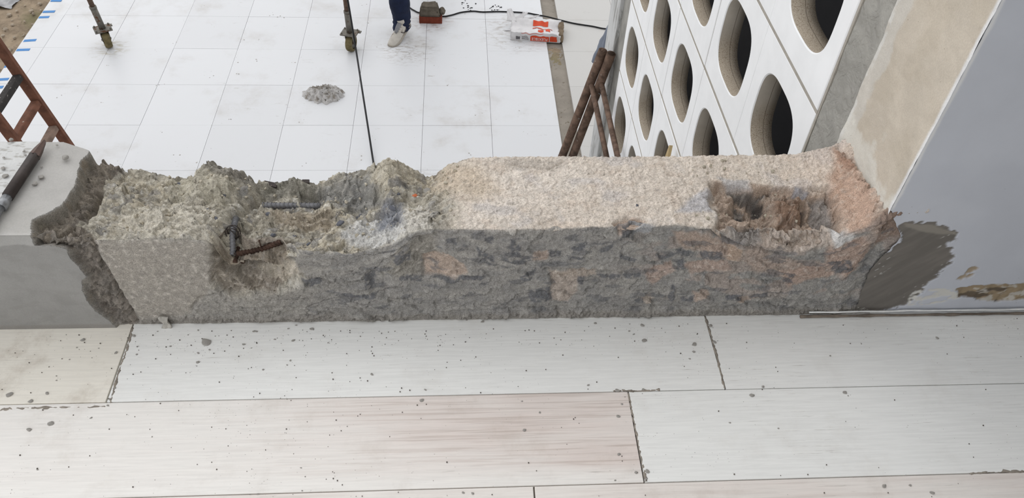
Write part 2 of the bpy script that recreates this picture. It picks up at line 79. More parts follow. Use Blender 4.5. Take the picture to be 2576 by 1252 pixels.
class Mat:
    def __init__(s, name, color=(200, 200, 200), rough=.85, metal=0, spec=.3):
        s.m = bpy.data.materials.new(name); s.m.use_nodes = True
        s.t = s.m.node_tree; s.b = s.t.nodes['Principled BSDF']
        s.b.inputs['Roughness'].default_value = rough; s.b.inputs['Metallic'].default_value = metal
        s.b.inputs['Specular IOR Level'].default_value = spec
        rgb = s.t.nodes.new('ShaderNodeRGB'); rgb.outputs[0].default_value = L4(color); s.col = rgb.outputs[0]; s.h = None
        s.finish()
    def n(s, k): return s.t.nodes.new(k)
    def link(s, a, b): s.t.links.new(a, b)
    def coord(s, scale=(1, 1, 1), obj=False, rot=(0, 0, 0)):
        if obj: src = s.n('ShaderNodeTexCoord').outputs['Object']
        else: src = s.n('ShaderNodeNewGeometry').outputs['Position']
        mp = s.n('ShaderNodeMapping'); mp.inputs['Scale'].default_value = scale; mp.inputs['Rotation'].default_value = rot
        s.link(src, mp.inputs[0]); return mp.outputs[0]
    def noise(s, vec, scale, detail=4, rough=.6, dist=0):
        x = s.n('ShaderNodeTexNoise'); s.link(vec, x.inputs['Vector'])
        x.inputs['Scale'].default_value = scale; x.inputs['Detail'].default_value = detail
        x.inputs['Roughness'].default_value = rough; x.inputs['Distortion'].default_value = dist
        return x.outputs[0]
    def voro(s, vec, scale, feat='F1', rnd=1):
        x = s.n('ShaderNodeTexVoronoi'); x.feature = feat; s.link(vec, x.inputs['Vector'])
        x.inputs['Scale'].default_value = scale; x.inputs['Randomness'].default_value = rnd
        return x.outputs['Distance']
    def ramp(s, v, a, b, o0=0, o1=1):
        x = s.n('ShaderNodeMapRange'); x.interpolation_type = 'SMOOTHSTEP'
        s.link(v, x.inputs[0]); x.inputs[1].default_value = a; x.inputs[2].default_value = b
        x.inputs[3].default_value = o0; x.inputs[4].default_value = o1; return x.outputs[0]
    def math(s, op, a, b):
        x = s.n('ShaderNodeMath'); x.operation = op
        for i, v in enumerate((a, b)):
            if isinstance(v, (int, float)): x.inputs[i].default_value = v
            else: s.link(v, x.inputs[i])
        return x.outputs[0]
    def mix(s, fac, color, mode='MIX'):
        x = s.n('ShaderNodeMix'); x.data_type = 'RGBA'; x.blend_type = mode
        if isinstance(fac, (int, float)): x.inputs[0].default_value = fac
        else: s.link(fac, x.inputs[0])
        s.link(s.col, x.inputs[6])
        if isinstance(color, tuple): x.inputs[7].default_value = L4(color)
        else: s.link(color, x.inputs[7])
        s.col = x.outputs[2]; s.finish(); return s
    def gain(s, v):
        x = s.n('ShaderNodeVectorMath'); x.operation = 'SCALE'; s.link(s.col, x.inputs[0]); s.link(v, x.inputs[3]); s.col = x.outputs[0]; s.finish(); return s
    def bump(s, h, strength=.4, dist=.002):
        x = s.n('ShaderNodeBump'); x.inputs['Strength'].default_value = strength; x.inputs['Distance'].default_value = dist
        s.link(h, x.inputs['Height'])
        if s.h: s.link(s.h, x.inputs['Normal'])
        s.h = x.outputs[0]; s.link(s.h, s.b.inputs['Normal']); return s
    def attr(s, name='col'):
        x = s.n('ShaderNodeVertexColor'); x.layer_name = name; s.col = x.outputs[0]; s.finish(); return s
    def sep(s, axis):
        x = s.n('ShaderNodeSeparateXYZ'); s.link(s.n('ShaderNodeNewGeometry').outputs['Position'], x.inputs[0]); return x.outputs[axis]
    def rand(s): return s.n('ShaderNodeObjectInfo').outputs['Random']
    def finish(s): s.link(s.col, s.b.inputs['Base Color'])

def smat(name, color, rough=.85, var=.12, scale=12, metal=0, bump=.3, obj=True, speck=None):
    m = Mat(name, color, rough, metal); v = m.coord(obj=obj)
    m.gain(m.ramp(m.noise(v, scale, 5), .3, .7, 1 - var, 1 + var))
    if speck: m.mix(m.ramp(m.noise(v, speck[1], 3, .7), speck[2], speck[2] + .05), speck[0])
    if bump: m.bump(m.noise(v, scale * 6, 4), bump, .002)
    return m.m

def link(o, parent=None):
    C.objects.link(o)
    if parent: o.parent = parent
    return o
def tag(o, label=None, cat=None, group=None, kind=None):
    for k, v in (('label', label), ('category', cat), ('group', group), ('kind', kind)):
        if v: o[k] = v
    return o
def empty(name, loc=(0, 0, 0), rz=0, **k):
    o = bpy.data.objects.new(name, None); o.location = loc; o.rotation_euler.z = rz; o.empty_display_size = .05
    return tag(link(o), **k)
def from_bm(name, bm, mat, parent=None, smooth=False, **k):
    bmesh.ops.recalc_face_normals(bm, faces=bm.faces)
    me = bpy.data.meshes.new(name); bm.to_mesh(me); bm.free()
    if smooth: me.polygons.foreach_set('use_smooth', [True] * len(me.polygons))
    me.materials.append(mat); o = bpy.data.objects.new(name, me); link(o, parent); return tag(o, **k)
def np_mesh(name, verts, faces, mat, parent=None, col=None, smooth=True, **k):
    me = bpy.data.meshes.new(name); nv, nf = len(verts), len(faces); w = faces.shape[1]
    me.vertices.add(nv); me.vertices.foreach_set('co', np.asarray(verts, np.float32).ravel())
    me.loops.add(nf * w); me.loops.foreach_set('vertex_index', np.asarray(faces, np.int32).ravel())
    me.polygons.add(nf); me.polygons.foreach_set('loop_start', np.arange(0, nf * w, w, dtype=np.int32))
    me.polygons.foreach_set('loop_total', np.full(nf, w, np.int32))
    me.polygons.foreach_set('use_smooth', np.full(nf, smooth))
    me.update(calc_edges=True)
    if col is not None:
        a = me.color_attributes.new('col', 'FLOAT_COLOR', 'POINT')
        a.data.foreach_set('color', np.concatenate([col, np.ones((nv, 1))], 1).astype(np.float32).ravel())
    me.materials.append(mat); o = bpy.data.objects.new(name, me); link(o, parent); return tag(o, **k)
def box(bm, x0, x1, y0, y1, z0, z1, bev=0, M=None):
    r = bmesh.ops.create_cube(bm, size=1)['verts']
    for v in r:
        v.co = Vector(((x0 + x1) / 2 + v.co.x * (x1 - x0), (y0 + y1) / 2 + v.co.y * (y1 - y0), (z0 + z1) / 2 + v.co.z * (z1 - z0)))
    if bev:
        es = list({e for v in r for e in v.link_edges})
        g = bmesh.ops.bevel(bm, geom=es, offset=bev, segments=2, affect='EDGES', profile=.6)
        r = list({v for f in g['faces'] for v in f.verts} | {v for v in r if v.is_valid})
    if M: bmesh.ops.transform(bm, matrix=M, verts=r)
    return r
def boxobj(name, b, mat, parent=None, bev=0, **k):
    bm = bmesh.new(); box(bm, *b, bev=bev); return from_bm(name, bm, mat, parent, **k)
def frame_of(d):
    d = Vector(d).normalized(); a = Vector((0, 0, 1)) if abs(d.z) < .9 else Vector((1, 0, 0))
    x = d.cross(a).normalized(); return x, d.cross(x).normalized()
def tube(bm, pts, r, n=10, cap=True):
    """a pipe along points; r a number or a list"""
    pts = [Vector(p) for p in pts]; rr = r if isinstance(r, (list, tuple)) else [r] * len(pts)
    rings = []; px = None
    for i, p in enumerate(pts):
        d = (pts[min(i + 1, len(pts) - 1)] - pts[max(i - 1, 0)]).normalized()
        if px is None: x, y = frame_of(d)
        else:
            x = (px - d * px.dot(d)).normalized(); y = d.cross(x)
        px = x
        rings.append([bm.verts.new(p + (x * math.cos(2 * PI * k / n) + y * math.sin(2 * PI * k / n)) * rr[i]) for k in range(n)])
    for a, b in zip(rings, rings[1:]):
        for k in range(n): bm.faces.new((a[k], a[(k + 1) % n], b[(k + 1) % n], b[k]))
    if cap: bm.faces.new(rings[0][::-1]); bm.faces.new(rings[-1])
    return rings
def tubeobj(name, pts, r, mat, parent=None, n=12, cap=True, **k):
    bm = bmesh.new(); tube(bm, pts, r, n, cap); return from_bm(name, bm, mat, parent, smooth=True, **k)
def smooth_path(pts, sub=6):
    pts = [Vector(p) for p in pts]; out = []
    for i in range(len(pts) - 1):
        p0, p1, p2, p3 = pts[max(i - 1, 0)], pts[i], pts[i + 1], pts[min(i + 2, len(pts) - 1)]
        for k in range(sub):
            t = k / sub
            out.append(.5 * ((2 * p1) + (p2 - p0) * t + (2 * p0 - 5 * p1 + 4 * p2 - p3) * t * t + (3 * p1 - p0 - 3 * p2 + p3) * t ** 3))
    return out + [pts[-1]]

# numpy noise
def _h(ix, iy, s):
    h = (ix.astype(np.int64) * 374761393 + iy.astype(np.int64) * 668265263 + s * 974634777) & 0xffffffff
    h = ((h ^ (h >> 13)) * 1274126177) & 0xffffffff
    return ((h ^ (h >> 16)) & 0xffffff) / float(0xffffff)
def perlin(x, y, s=0):
    ix, iy = np.floor(x), np.floor(y); fx, fy = x - ix, y - iy
    u, v = fx * fx * fx * (fx * (fx * 6 - 15) + 10), fy * fy * fy * (fy * (fy * 6 - 15) + 10)
    def g(a, b):
        t = _h(ix + a, iy + b, s) * 2 * PI; return np.cos(t) * (fx - a) + np.sin(t) * (fy - b)
    return ((g(0, 0) * (1 - u) + g(1, 0) * u) * (1 - v) + (g(0, 1) * (1 - u) + g(1, 1) * u) * v) * 1.5
def fbm(x, y, f, o=4, s=0, g=.5):
    a, t, w = 1.0, 0, 0
    for i in range(o):
        t = t + a * perlin(x * f, y * f, s + i * 17); w += a; a *= g; f *= 2.03
    return t / w
def facets(x, y, f, s=0, tilt=1.0):
    """broken facets: every jittered cell its own height and tilt; also the distance ratio to the cell's border"""
    X, Y = x * f, y * f; ix, iy = np.floor(X), np.floor(Y)
    best = np.full(X.shape, 9.0); sec = np.full(X.shape, 9.0); val = np.zeros(X.shape); idv = np.zeros(X.shape)
    for a in (-1, 0, 1):
        for b in (-1, 0, 1):
            cx, cy = ix + a, iy + b
            dx = cx + _h(cx, cy, s) - X; dy = cy + _h(cx, cy, s + 1) - Y; d = dx * dx + dy * dy
            h = (_h(cx, cy, s + 2) - .5) + tilt * (dx * (_h(cx, cy, s + 3) - .5) + dy * (_h(cx, cy, s + 4) - .5)) * 2
            m = d < best
            sec = np.where(m, best, np.minimum(sec, d)); best = np.where(m, d, best)
            val = np.where(m, h, val); idv = np.where(m, _h(cx, cy, s + 5), idv)
    return val, np.sqrt(sec) - np.sqrt(best), idv
def poly_sd(px, py, poly):
    """signed distance to a polygon, positive inside"""
    P = np.asarray(poly, float); d = np.full(px.shape, 1e9); ins = np.zeros(px.shape, bool)
    for i in range(len(P)):
        ax, ay = P[i]; bx, by = P[(i + 1) % len(P)]
        ex, ey = bx - ax, by - ay; wx, wy = px - ax, py - ay
        t = np.clip((wx * ex + wy * ey) / (ex * ex + ey * ey + 1e-12), 0, 1)
        d = np.minimum(d, (wx - ex * t) ** 2 + (wy - ey * t) ** 2)
        if ey != 0:
            c = (ay > py) != (by > py)
            ins ^= c & (px < ex * (py - ay) / ey + ax)
    return np.where(ins, 1, -1) * np.sqrt(d)
def line_d(px, py, pts):
    d = np.full(px.shape, 1e9)
    for (ax, ay), (bx, by) in zip(pts, pts[1:]):
        ex, ey = bx - ax, by - ay; wx, wy = px - ax, py - ay
        t = np.clip((wx * ex + wy * ey) / (ex * ex + ey * ey + 1e-12), 0, 1)
        d = np.minimum(d, (wx - ex * t) ** 2 + (wy - ey * t) ** 2)
    return np.sqrt(d)
def sst(x, a, b):
    t = np.clip((x - a) / (b - a), 0, 1); return t * t * (3 - 2 * t)
def grid_faces(nu, nv):
    i = np.arange(nu - 1)[:, None] * nv + np.arange(nv - 1)[None, :]
    return np.stack([i, i + nv, i + nv + 1, i + 1], -1).reshape(-1, 4)

# ---------------------------------------------------------------- materials
def plank_mat(name, base, pink=0, pink_x=None, dirt=.25, grain=.06):
    m = Mat(name, base, .55, spec=.35)
    g = m.coord((6, 130, 1)); g2 = m.coord((9, 230, 1)); w = m.coord()
    gr = m.noise(g, 1.6, 5, .65, .6)
    if pink:
        f = m.ramp(m.noise(m.coord((1.2, 5, 1)), 1.5, 3), .35, .65)
        if pink_x:
            f = m.math('MULTIPLY', m.ramp(m.sep(0), pink_x[0], pink_x[1], .1, 1), m.math('ADD', m.math('MULTIPLY', f, .5), .5))
            f = m.math('MULTIPLY', f, m.ramp(m.sep(1), .725, .765, .15, 1))
        m.mix(m.math('MULTIPLY', f, pink), (226, 213, 206))
        m.mix(m.math('MULTIPLY', m.math('MULTIPLY', f, pink), m.ramp(m.noise(m.coord((1.1, 60, 1)), 2.3, 4, .6, .8), .5, .62, 0, .75)), (198, 184, 175))
    m.gain(m.ramp(gr, .3, .7, 1 - grain, 1 + grain * .5))
    m.mix(m.math('MULTIPLY', m.ramp(m.noise(g2, 1, 4, .7), .60, .69), m.ramp(m.noise(w, 5, 3), .45, .65, 0, .55)), (140, 132, 122))
    m.mix(m.math('MULTIPLY', m.ramp(m.noise(w, 7, 6, .7), .5, .75), dirt), (170, 155, 138))
    m.mix(m.math('MULTIPLY', m.ramp(m.noise(w, 3, 2), .5, .62), m.ramp(m.voro(w, 120), .10, .06, 0, .75)), (105, 100, 95))
    m.mix(m.ramp(m.voro(w, 30), .030, .018, 0, .45), (120, 114, 108))
    m.bump(gr, .15, .001); return m.m
M_plank = plank_mat('whitewashed_plank_tile', (241, 241, 238), dirt=.12)
M_plank_cream = plank_mat('cream_stained_plank_tile', (238, 233, 222), dirt=.5)
M_plank_pink = plank_mat('pink_grained_plank_tile', (241, 238, 233), pink=.9, pink_x=(-.55, .1))
M_plank_dusk = plank_mat('rosy_plank_tile', (238, 233, 227), pink=.5)
M_grout = smat('grey_grout', (120, 114, 106), .95, .2, 40, obj=False)
GAIN = .77
def terrace_mat(name='white_porcelain_tile', base=(237, 238, 240)):
    m = Mat(name, base, .38, spec=.4); w = m.coord()
    m.gain(m.ramp(m.rand(), 0, 1, .975, 1.015))
    m.mix(m.math('MULTIPLY', m.ramp(m.noise(w, 2.2, 6, .65), .5, .8), .5), (192, 184, 174))
    st = m.coord((1.0, 3.2, 1), rot=(0, 0, .3))
    m.mix(m.math('MULTIPLY', m.ramp(m.noise(st, 6, 5, .7, 1.2), .62, .72), m.ramp(m.noise(w, 1.1, 2), .42, .6, 0, .6)), (160, 150, 140))
    m.mix(m.math('MULTIPLY', m.ramp(m.voro(w, 13), .05, .03), m.ramp(m.noise(w, 2, 2), .5, .6, 0, .6)), (110, 104, 98))
    for (px_, py_, r0, r1, c) in ((-.25, 6.74, .26, .10, (150, 120, 100)), (-.45, 6.25, .34, .08, (158, 146, 134)), (-3.02, 6.22, .22, .05, (170, 156, 120)), (.55, 6.55, .45, .15, (176, 166, 156))):
        d = m.n('ShaderNodeVectorMath'); d.operation = 'DISTANCE'; m.link(m.n('ShaderNodeNewGeometry').outputs['Position'], d.inputs[0]); d.inputs[1].default_value = (px_, py_, TERRACE)
        m.mix(m.math('MULTIPLY', m.ramp(d.outputs[1], r0, r1, 0, .8), m.ramp(m.noise(m.coord((3, 8, 1)), 4, 6, .75, .5), .46, .66)), c)
    m.bump(m.noise(w, 30, 3), .05, .001); return m.m
M_tile = terrace_mat(); M_tile_dusty = terrace_mat('dusty_porcelain_tile', (214, 212, 208))
M_base = smat('mortar_bed', (96, 90, 82), .95, .25, 9, obj=False)
M_channel = smat('dirty_channel', (158, 150, 139), .95, .12, 7, obj=False, speck=((128, 118, 104), 30, .62))
def core_mat():
    m = Mat('broken_concrete', (160, 155, 150), .95, spec=.12); m.attr(); w = m.coord()
    m.gain(m.ramp(m.noise(w, 70, 6, .7), .25, .75, .80, 1.18))
    m.gain(m.ramp(m.noise(w, 420, 3, .65), .3, .7, .74, 1.22)); m.mix(m.ramp(m.noise(w, 190, 6, .8, .4), .60, .68, 0, .5), (78, 74, 70))
    m.mix(m.ramp(m.voro(w, 150), .14, .08, 0, .5), (84, 80, 76))
    m.mix(m.math('MULTIPLY', m.ramp(m.voro(m.coord((1, 1, 1), rot=(.3, .2, .5)), 210), .16, .1), .45), (226, 216, 200))
    m.bump(m.noise(w, 260, 5, .75), .8, .003).bump(m.noise(w, 900, 2), .35, .001); return m.m
M_core = core_mat()
def coat_mat():
    m = Mat('render_coat', (190, 190, 188), .9, spec=.15); m.attr(); w = m.coord()
    m.gain(m.ramp(m.noise(w, 14, 5, .6), .3, .7, .94, 1.05)); m.gain(m.ramp(m.noise(w, 300, 2), .3, .7, .96, 1.03))
    m.mix(m.ramp(m.voro(w, 55), .05, .03, 0, .5), (110, 106, 100))
    m.bump(m.noise(w, 220, 4), .2, .001); return m.m
M_coat = coat_mat()
M_rust = smat('rusty_rebar', (84, 64, 54), .9, .3, 60, .2)
M_rebar = smat('steel_rebar', (134, 134, 137), .6, .2, 60, .35)
M_pipe = smat('rusty_brown_steel', (122, 100, 86), .75, .45, 22, .25, .5, speck=((160, 150, 140), 30, .66))
M_pipe_in = smat('dark_pipe_bore', (24, 20, 18), .9)
M_galv = smat('dull_galvanised_steel', (128, 124, 116), .6, .2, 25, .4, speck=((104, 74, 54), 18, .56))
M_darksteel = smat('blackened_tool_steel', (74, 66, 63), .5, .25, 30, .3)
M_silver = smat('bright_worn_steel', (170, 172, 175), .35, .1, 30, .7)
GAIN = 1.0
M_white = smat('white_cast_concrete', (245, 246, 247), .8, .03, 8, bump=.08, obj=False)
GAIN = .85
def bore_mat():
    m = Mat('sandy_concrete_bore', (204, 196, 184), .95, spec=.1); w = m.coord()
    m.gain(m.ramp(m.noise(w, 8, 4), .3, .7, .9, 1.08))
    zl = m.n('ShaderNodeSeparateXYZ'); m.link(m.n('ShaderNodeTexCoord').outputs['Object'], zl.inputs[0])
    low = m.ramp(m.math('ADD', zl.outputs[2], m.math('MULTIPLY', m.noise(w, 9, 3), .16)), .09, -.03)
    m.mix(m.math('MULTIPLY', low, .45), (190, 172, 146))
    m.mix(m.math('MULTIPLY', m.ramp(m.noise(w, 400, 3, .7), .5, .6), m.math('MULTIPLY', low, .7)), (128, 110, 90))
    m.mix(m.ramp(m.math('ABSOLUTE', m.math('SUBTRACT', zl.outputs[0], .0415), 0), .0011, .0006, 0, .75), (96, 84, 72))
    m.bump(m.noise(w, 240, 3), .5, .001); return m.m
M_bore = bore_mat()
M_joint = smat('pale_joint_mortar', (186, 180, 170), .9, .08, 40, obj=False)
GAIN = 1.0
M_mortar = Mat('grey_float_mortar', (160, 158, 152), .95, spec=.1)
_w = M_mortar.coord(); M_mortar.gain(M_mortar.ramp(M_mortar.noise(_w, 9, 6, .65, 1.4), .3, .7, .86, 1.1)); M_mortar.mix(M_mortar.ramp(M_mortar.voro(_w, 60), .08, .05, 0, .5), (92, 88, 82)); M_mortar.bump(M_mortar.noise(_w, 24, 5, .6, .9), .9, .01); M_mortar.mix(M_mortar.ramp(M_mortar.noise(_w, 26, 4, .6, .9), .62, .70, 0, .35), (112, 108, 102))
M_mortar = M_mortar.m
M_beige = Mat('beige_rubbed_render', (200, 190, 172), .95, spec=.1)
_w = M_beige.coord(); M_beige.attr(); M_beige.gain(M_beige.ramp(M_beige.noise(_w, 10, 5, .6, .8), .3, .7, .93, 1.05)); M_beige.gain(M_beige.ramp(M_beige.noise(_w, 330, 2), .3, .7, .94, 1.05)); M_beige.mix(M_beige.ramp(M_beige.voro(_w, 34), .045, .03, 0, .6), (122, 108, 86)); M_beige.bump(M_beige.noise(_w, 120, 4), .3, .002)
M_beige = M_beige.m
M_wall = Mat('white_wall_paint', (205, 209, 218), .85, spec=.2)
_w = M_wall.coord(); M_wall.attr(); M_wall.gain(M_wall.ramp(M_wall.noise(_w, 5, 4), .3, .7, .97, 1.03)); M_wall.mix(M_wall.ramp(M_wall.voro(_w, 22), .03, .02, 0, .4), (120, 118, 116)); M_wall.bump(M_wall.noise(_w, 60, 4), .12, .002)
M_wall = M_wall.m
GAIN = .77
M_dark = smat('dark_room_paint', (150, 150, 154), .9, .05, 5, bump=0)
M_facade = smat('plain_cement_facade', (170, 168, 164), .95, .08, 4)
M_ceil = smat('shade_ceiling_paint', (225, 225, 222), .9, .03, 4, bump=0)
M_stone = smat('blue_grey_aggregate', (112, 114, 122), .8, .25, 70, bump=.3)
GAIN = .95
M_chip = smat('grey_concrete_chip', (182, 178, 172), .95, .25, 60, bump=.6)
M_chip2 = smat('pale_mortar_chip', (186, 182, 174), .95, .2, 60, bump=.6)
GAIN = .77
M_brickred = smat('red_clay_brick', (128, 62, 44), .9, .2, 25, bump=.6)
M_block = smat('weathered_concrete_lump', (112, 104, 92), .95, .25, 20, bump=.8, speck=((70, 62, 52), 14, .62))
M_black = smat('black_cable_sheath', (26, 26, 29), .5, .1, 20, bump=0)
M_blue = smat('blue_masking_tape', (92, 152, 216), .7, .04, 20, bump=0)
M_wood = smat('reddish_brown_timber', (120, 80, 62), .8, .25, 18, bump=.3, speck=((190, 175, 160), 30, .68))
M_wood2 = smat('greyed_timber', (142, 120, 106), .8, .25, 18, bump=.3)
M_paintblack = smat('black_paint_smear', (52, 48, 46), .7, .3, 20, bump=.2, speck=((190, 185, 178), 40, .64))
M_lath = smat('raw_yellow_timber', (206, 182, 136), .8, .15, 20, bump=.2)
M_denim = smat('dark_blue_denim', (28, 38, 64), .9, .22, 14, bump=.4)
M_shoe = smat('off_white_shoe_leather', (212, 206, 196), .6, .1, 18, bump=.15, speck=((150, 140, 126), 14, .6))
M_sole = smat('grey_rubber_sole', (176, 168, 156), .8, .15, 20, bump=.2)
M_shoegrey = smat('grey_shoe_mesh', (150, 150, 154), .8, .15, 30, bump=.2)
M_skin = smat('skin', (176, 124, 96), .6, .06, 20, bump=0)
M_shirt = smat('grey_work_shirt', (120, 124, 130), .9, .12, 12, bump=.2)
M_hair = smat('black_hair', (28, 24, 22), .7, .2, 60, bump=.4)
M_bag = smat('white_paper_sack', (232, 230, 230), .6, .06, 14, bump=.2)
M_orange = smat('orange_sack_print', (226, 84, 50), .6, .06, 20, bump=0)
M_print = smat('dark_sack_print', (96, 94, 98), .6, .05, 20, bump=0)
M_bagend = smat('dirty_brown_sack_end', (128, 112, 92), .85, .3, 18, bump=.3)
M_whitep = smat('white_sack_lettering', (238, 236, 234), .6, .02, 20, bump=0)
M_plastic = smat('silver_grey_plastic_sheet', (172, 172, 174), .3, .2, 9, bump=.2)
M_tarp = smat('blue_grey_sheet', (138, 146, 160), .7, .12, 12, bump=.2)
M_dirt = Mat('brown_dry_soil', (176, 158, 136), .95, spec=.1)
_w = M_dirt.coord(); M_dirt.gain(M_dirt.ramp(M_dirt.noise(_w, 6, 6, .7), .3, .7, .7, 1.25)); M_dirt.mix(M_dirt.math('MULTIPLY', M_dirt.ramp(M_dirt.noise(_w, 1.3, 3), .52, .66), .6), (120, 122, 84)); M_dirt.bump(M_dirt.noise(_w, 40, 5, .7), .8, .02)
M_dirt = M_dirt.m
M_pebble = smat('pale_brown_stone', (184, 170, 152), .95, .25, 20)
M_rag = Mat('mortar_smeared_sheet', (214, 211, 208), .8, spec=.2)
_w = M_rag.coord(); M_rag.mix(M_rag.ramp(M_rag.noise(_w, 14, 5, .6), .46, .6), (158, 150, 140)); M_rag.mix(M_rag.ramp(M_rag.noise(_w, 40, 3), .6, .7), (96, 92, 86)); M_rag = M_rag.m
M_post = Mat('weathered_white_paint', (226, 227, 226), .8, spec=.2)
_w = M_post.coord((6, 6, 1.2)); M_post.mix(M_post.math('MULTIPLY', M_post.ramp(M_post.noise(_w, 4, 6, .7, .6), .5, .62), .7), (150, 148, 142)); M_post = M_post.m
M_postgrey = smat('weathered_grey_concrete', (168, 166, 160), .95, .22, 9, obj=False)

GAIN = 1.0
# ---------------------------------------------------------------- balcony floor of plank tiles
ROWS = [(.9235, 1.131), (.7165, .9215), (.5095, .7145), (.3025, .5075), (.0955, .3005), (-.1115, .0935), (-.3185, -.1135)]
JOINT = [.5615, .3525, .139, -.35, .45, .05, -.5]
floor = empty('floor', (0, 0, 0), kind='structure')
boxobj('floor_slab', (-3.5, 3.0, -2.2, 1.128, -.30, -.008), M_grout, floor)
for r, (y0, y1) in enumerate(ROWS):
    for k in range(-3, 2):
        x0 = JOINT[r] + k * 1.272; x1 = x0 + 1.269
        x0, x1 = max(x0, -3.5), min(x1, 3.0)
        if x1 - x0 < .05: continue
        mat = M_plank
        if r == 0 and k == -2: mat = M_plank_cream
        if r == 1 and k == -1: mat = M_plank_pink
        if r == 2: mat = M_plank_dusk
        boxobj('plank', (x0, x1, y0, y1, -.012, random.uniform(-.0006, .0)), mat, floor, bev=.0012)
bm = bmesh.new()
for li, pts in enumerate(SMEARS):
    pts = smooth_path([(x, y, -.001) for x, y in pts], 14); P = []; rr = []
    for i, p in enumerate(pts):
        w = .0020 + .0035 * max(0, mn.noise(Vector((i * .35, li * 7, 0)))) + .003 * max(0, mn.noise(Vector((i * .11, li * 3, 5))))
        P.append(p + Vector((mn.noise(Vector((i * .5, li, 2))) * .003, mn.noise(Vector((i * .5, li, 9))) * .003, 0))); rr.append(w)
    tube(bm, P, rr, 7)
for v in bm.verts: v.co.z = -.001 + max(0, v.co.z + .001) * .45 + mn.noise(v.co * 240) * .0008
from_bm('mortar_smear', bm, smat('joint_grout_smear', (146, 138, 128), .95, .25, 60, obj=False), floor, smooth=True, kind='stuff')

# ---------------------------------------------------------------- terrace below
TS = .55; TY = .5456
terrace = empty('terrace_floor', (0, 0, TERRACE), kind='structure')
boxobj('mortar_bed', (-3.80, 5.2, 1.5, 11.2, -.34, -.030), M_base, terrace)
tile_meshes = {}
def tile(x0, x1, y0, y1, mat=None, g=.0010):
    mat = mat or M_tile
    key = (round(x1 - x0, 3), round(y1 - y0, 3), mat.name)
    loc = ((x0 + x1) / 2, (y0 + y1) / 2, random.uniform(-.0008, .0006))
    if key in tile_meshes:
        o = bpy.data.objects.new('tile', tile_meshes[key]); link(o, terrace)
    else:
        w, d = key[0] / 2 - g, key[1] / 2 - g
        o = boxobj('tile', (-w, w, -d, d, -.031, 0), mat, terrace, bev=.0009); tile_meshes[key] = o.data
    o.location = loc
for j in range(-5, 12):
    y0 = 4.597 + j * TY
    tile(-3.80, -3.584, y0, y0 + TY)
    for i in range(-1, 7): tile(-3.034 + i * TS, -3.034 + (i + 1) * TS, y0, y0 + TY)
    for i in range(0, 7): tile(.958 + i * TS, .958 + (i + 1) * TS, y0, y0 + TY, M_tile_dusty)
# soil in the open drain channel between the tiles
nx, ny = 14, 400
gx, gy = np.meshgrid(np.linspace(.812, .962, nx), np.linspace(1.6, 11, ny), indexing='ij')
gz = -.022 + .004 * fbm(gx, gy, 14, 4, 3) + .012 * np.exp(-((gy - 6.15) / .18) ** 2) * (1 + fbm(gx, gy, 30, 3, 5))
np_mesh('channel_bed', np.stack([gx, gy, gz], -1).reshape(-1, 3), grid_faces(nx, ny), M_channel, terrace)
nx, ny = 12, 30
gx, gy = np.meshgrid(np.linspace(.822, .95, nx), np.linspace(6.02, 6.32, ny), indexing='ij')
gz = -.018 + .012 * np.clip(1 - ((gx - .885) / .07) ** 2, 0, 1) * np.clip(1 - ((gy - 6.17) / .155) ** 2, 0, 1) + .004 * fbm(gx, gy, 40, 3, 8)
np_mesh('soil_heap', np.stack([gx, gy, gz], -1).reshape(-1, 3), grid_faces(nx, ny), M_dirt, terrace, label='brown soil spilled in the channel')

# bare ground left of the terrace
n1, n2 = 160, 200
gx, gy = np.meshgrid(np.concatenate([np.linspace(-14, -6.0, 30), np.linspace(-5.95, -3.802, n1 - 30)]), np.linspace(1.5, 12, n2), indexing='ij')
gz = TERRACE - .05 + .05 * fbm(gx, gy, 1.2, 4, 11) + .03 * fbm(gx, gy, 7, 4, 12) + .01 * fbm(gx, gy, 30, 3, 14)
np_mesh('ground', np.stack([gx, gy, gz], -1).reshape(-1, 3), grid_faces(n1, n2), M_dirt, kind='structure')
boxobj('ground_beyond', (-60, 60, 11.2, 70, TERRACE - .3, TERRACE - .06), M_dirt, kind='structure')
bm = bmesh.new()
for i in range(1500):
    r = .005 + .018 * random.random() ** 3
    x = random.uniform(-5.6, -3.83); y = random.uniform(5.0, 9.5)
    if -5.2 < x < -4.05 and 6.9 < y < 7.95: continue
    g = bmesh.ops.create_icosphere(bm, subdivisions=1, radius=r, matrix=Matrix.Translation((x, y, TERRACE - .035 + .05 * float(fbm(np.array([x]), np.array([y]), 1.2, 4, 11)[0]))))['verts']
    sx, sy = random.uniform(.7, 1.4), random.uniform(.7, 1.3)
    for v in g: v.co.x = x + (v.co.x - x) * sx; v.co.y = y + (v.co.y - y) * sy; v.co += Vector(mn.noise_vector(v.co * 30)) * r * .3
tag(from_bm('loose_gravel', bm, M_pebble), 'loose brown stones scattered over the bare soil beside the terrace', 'gravel', kind='stuff')

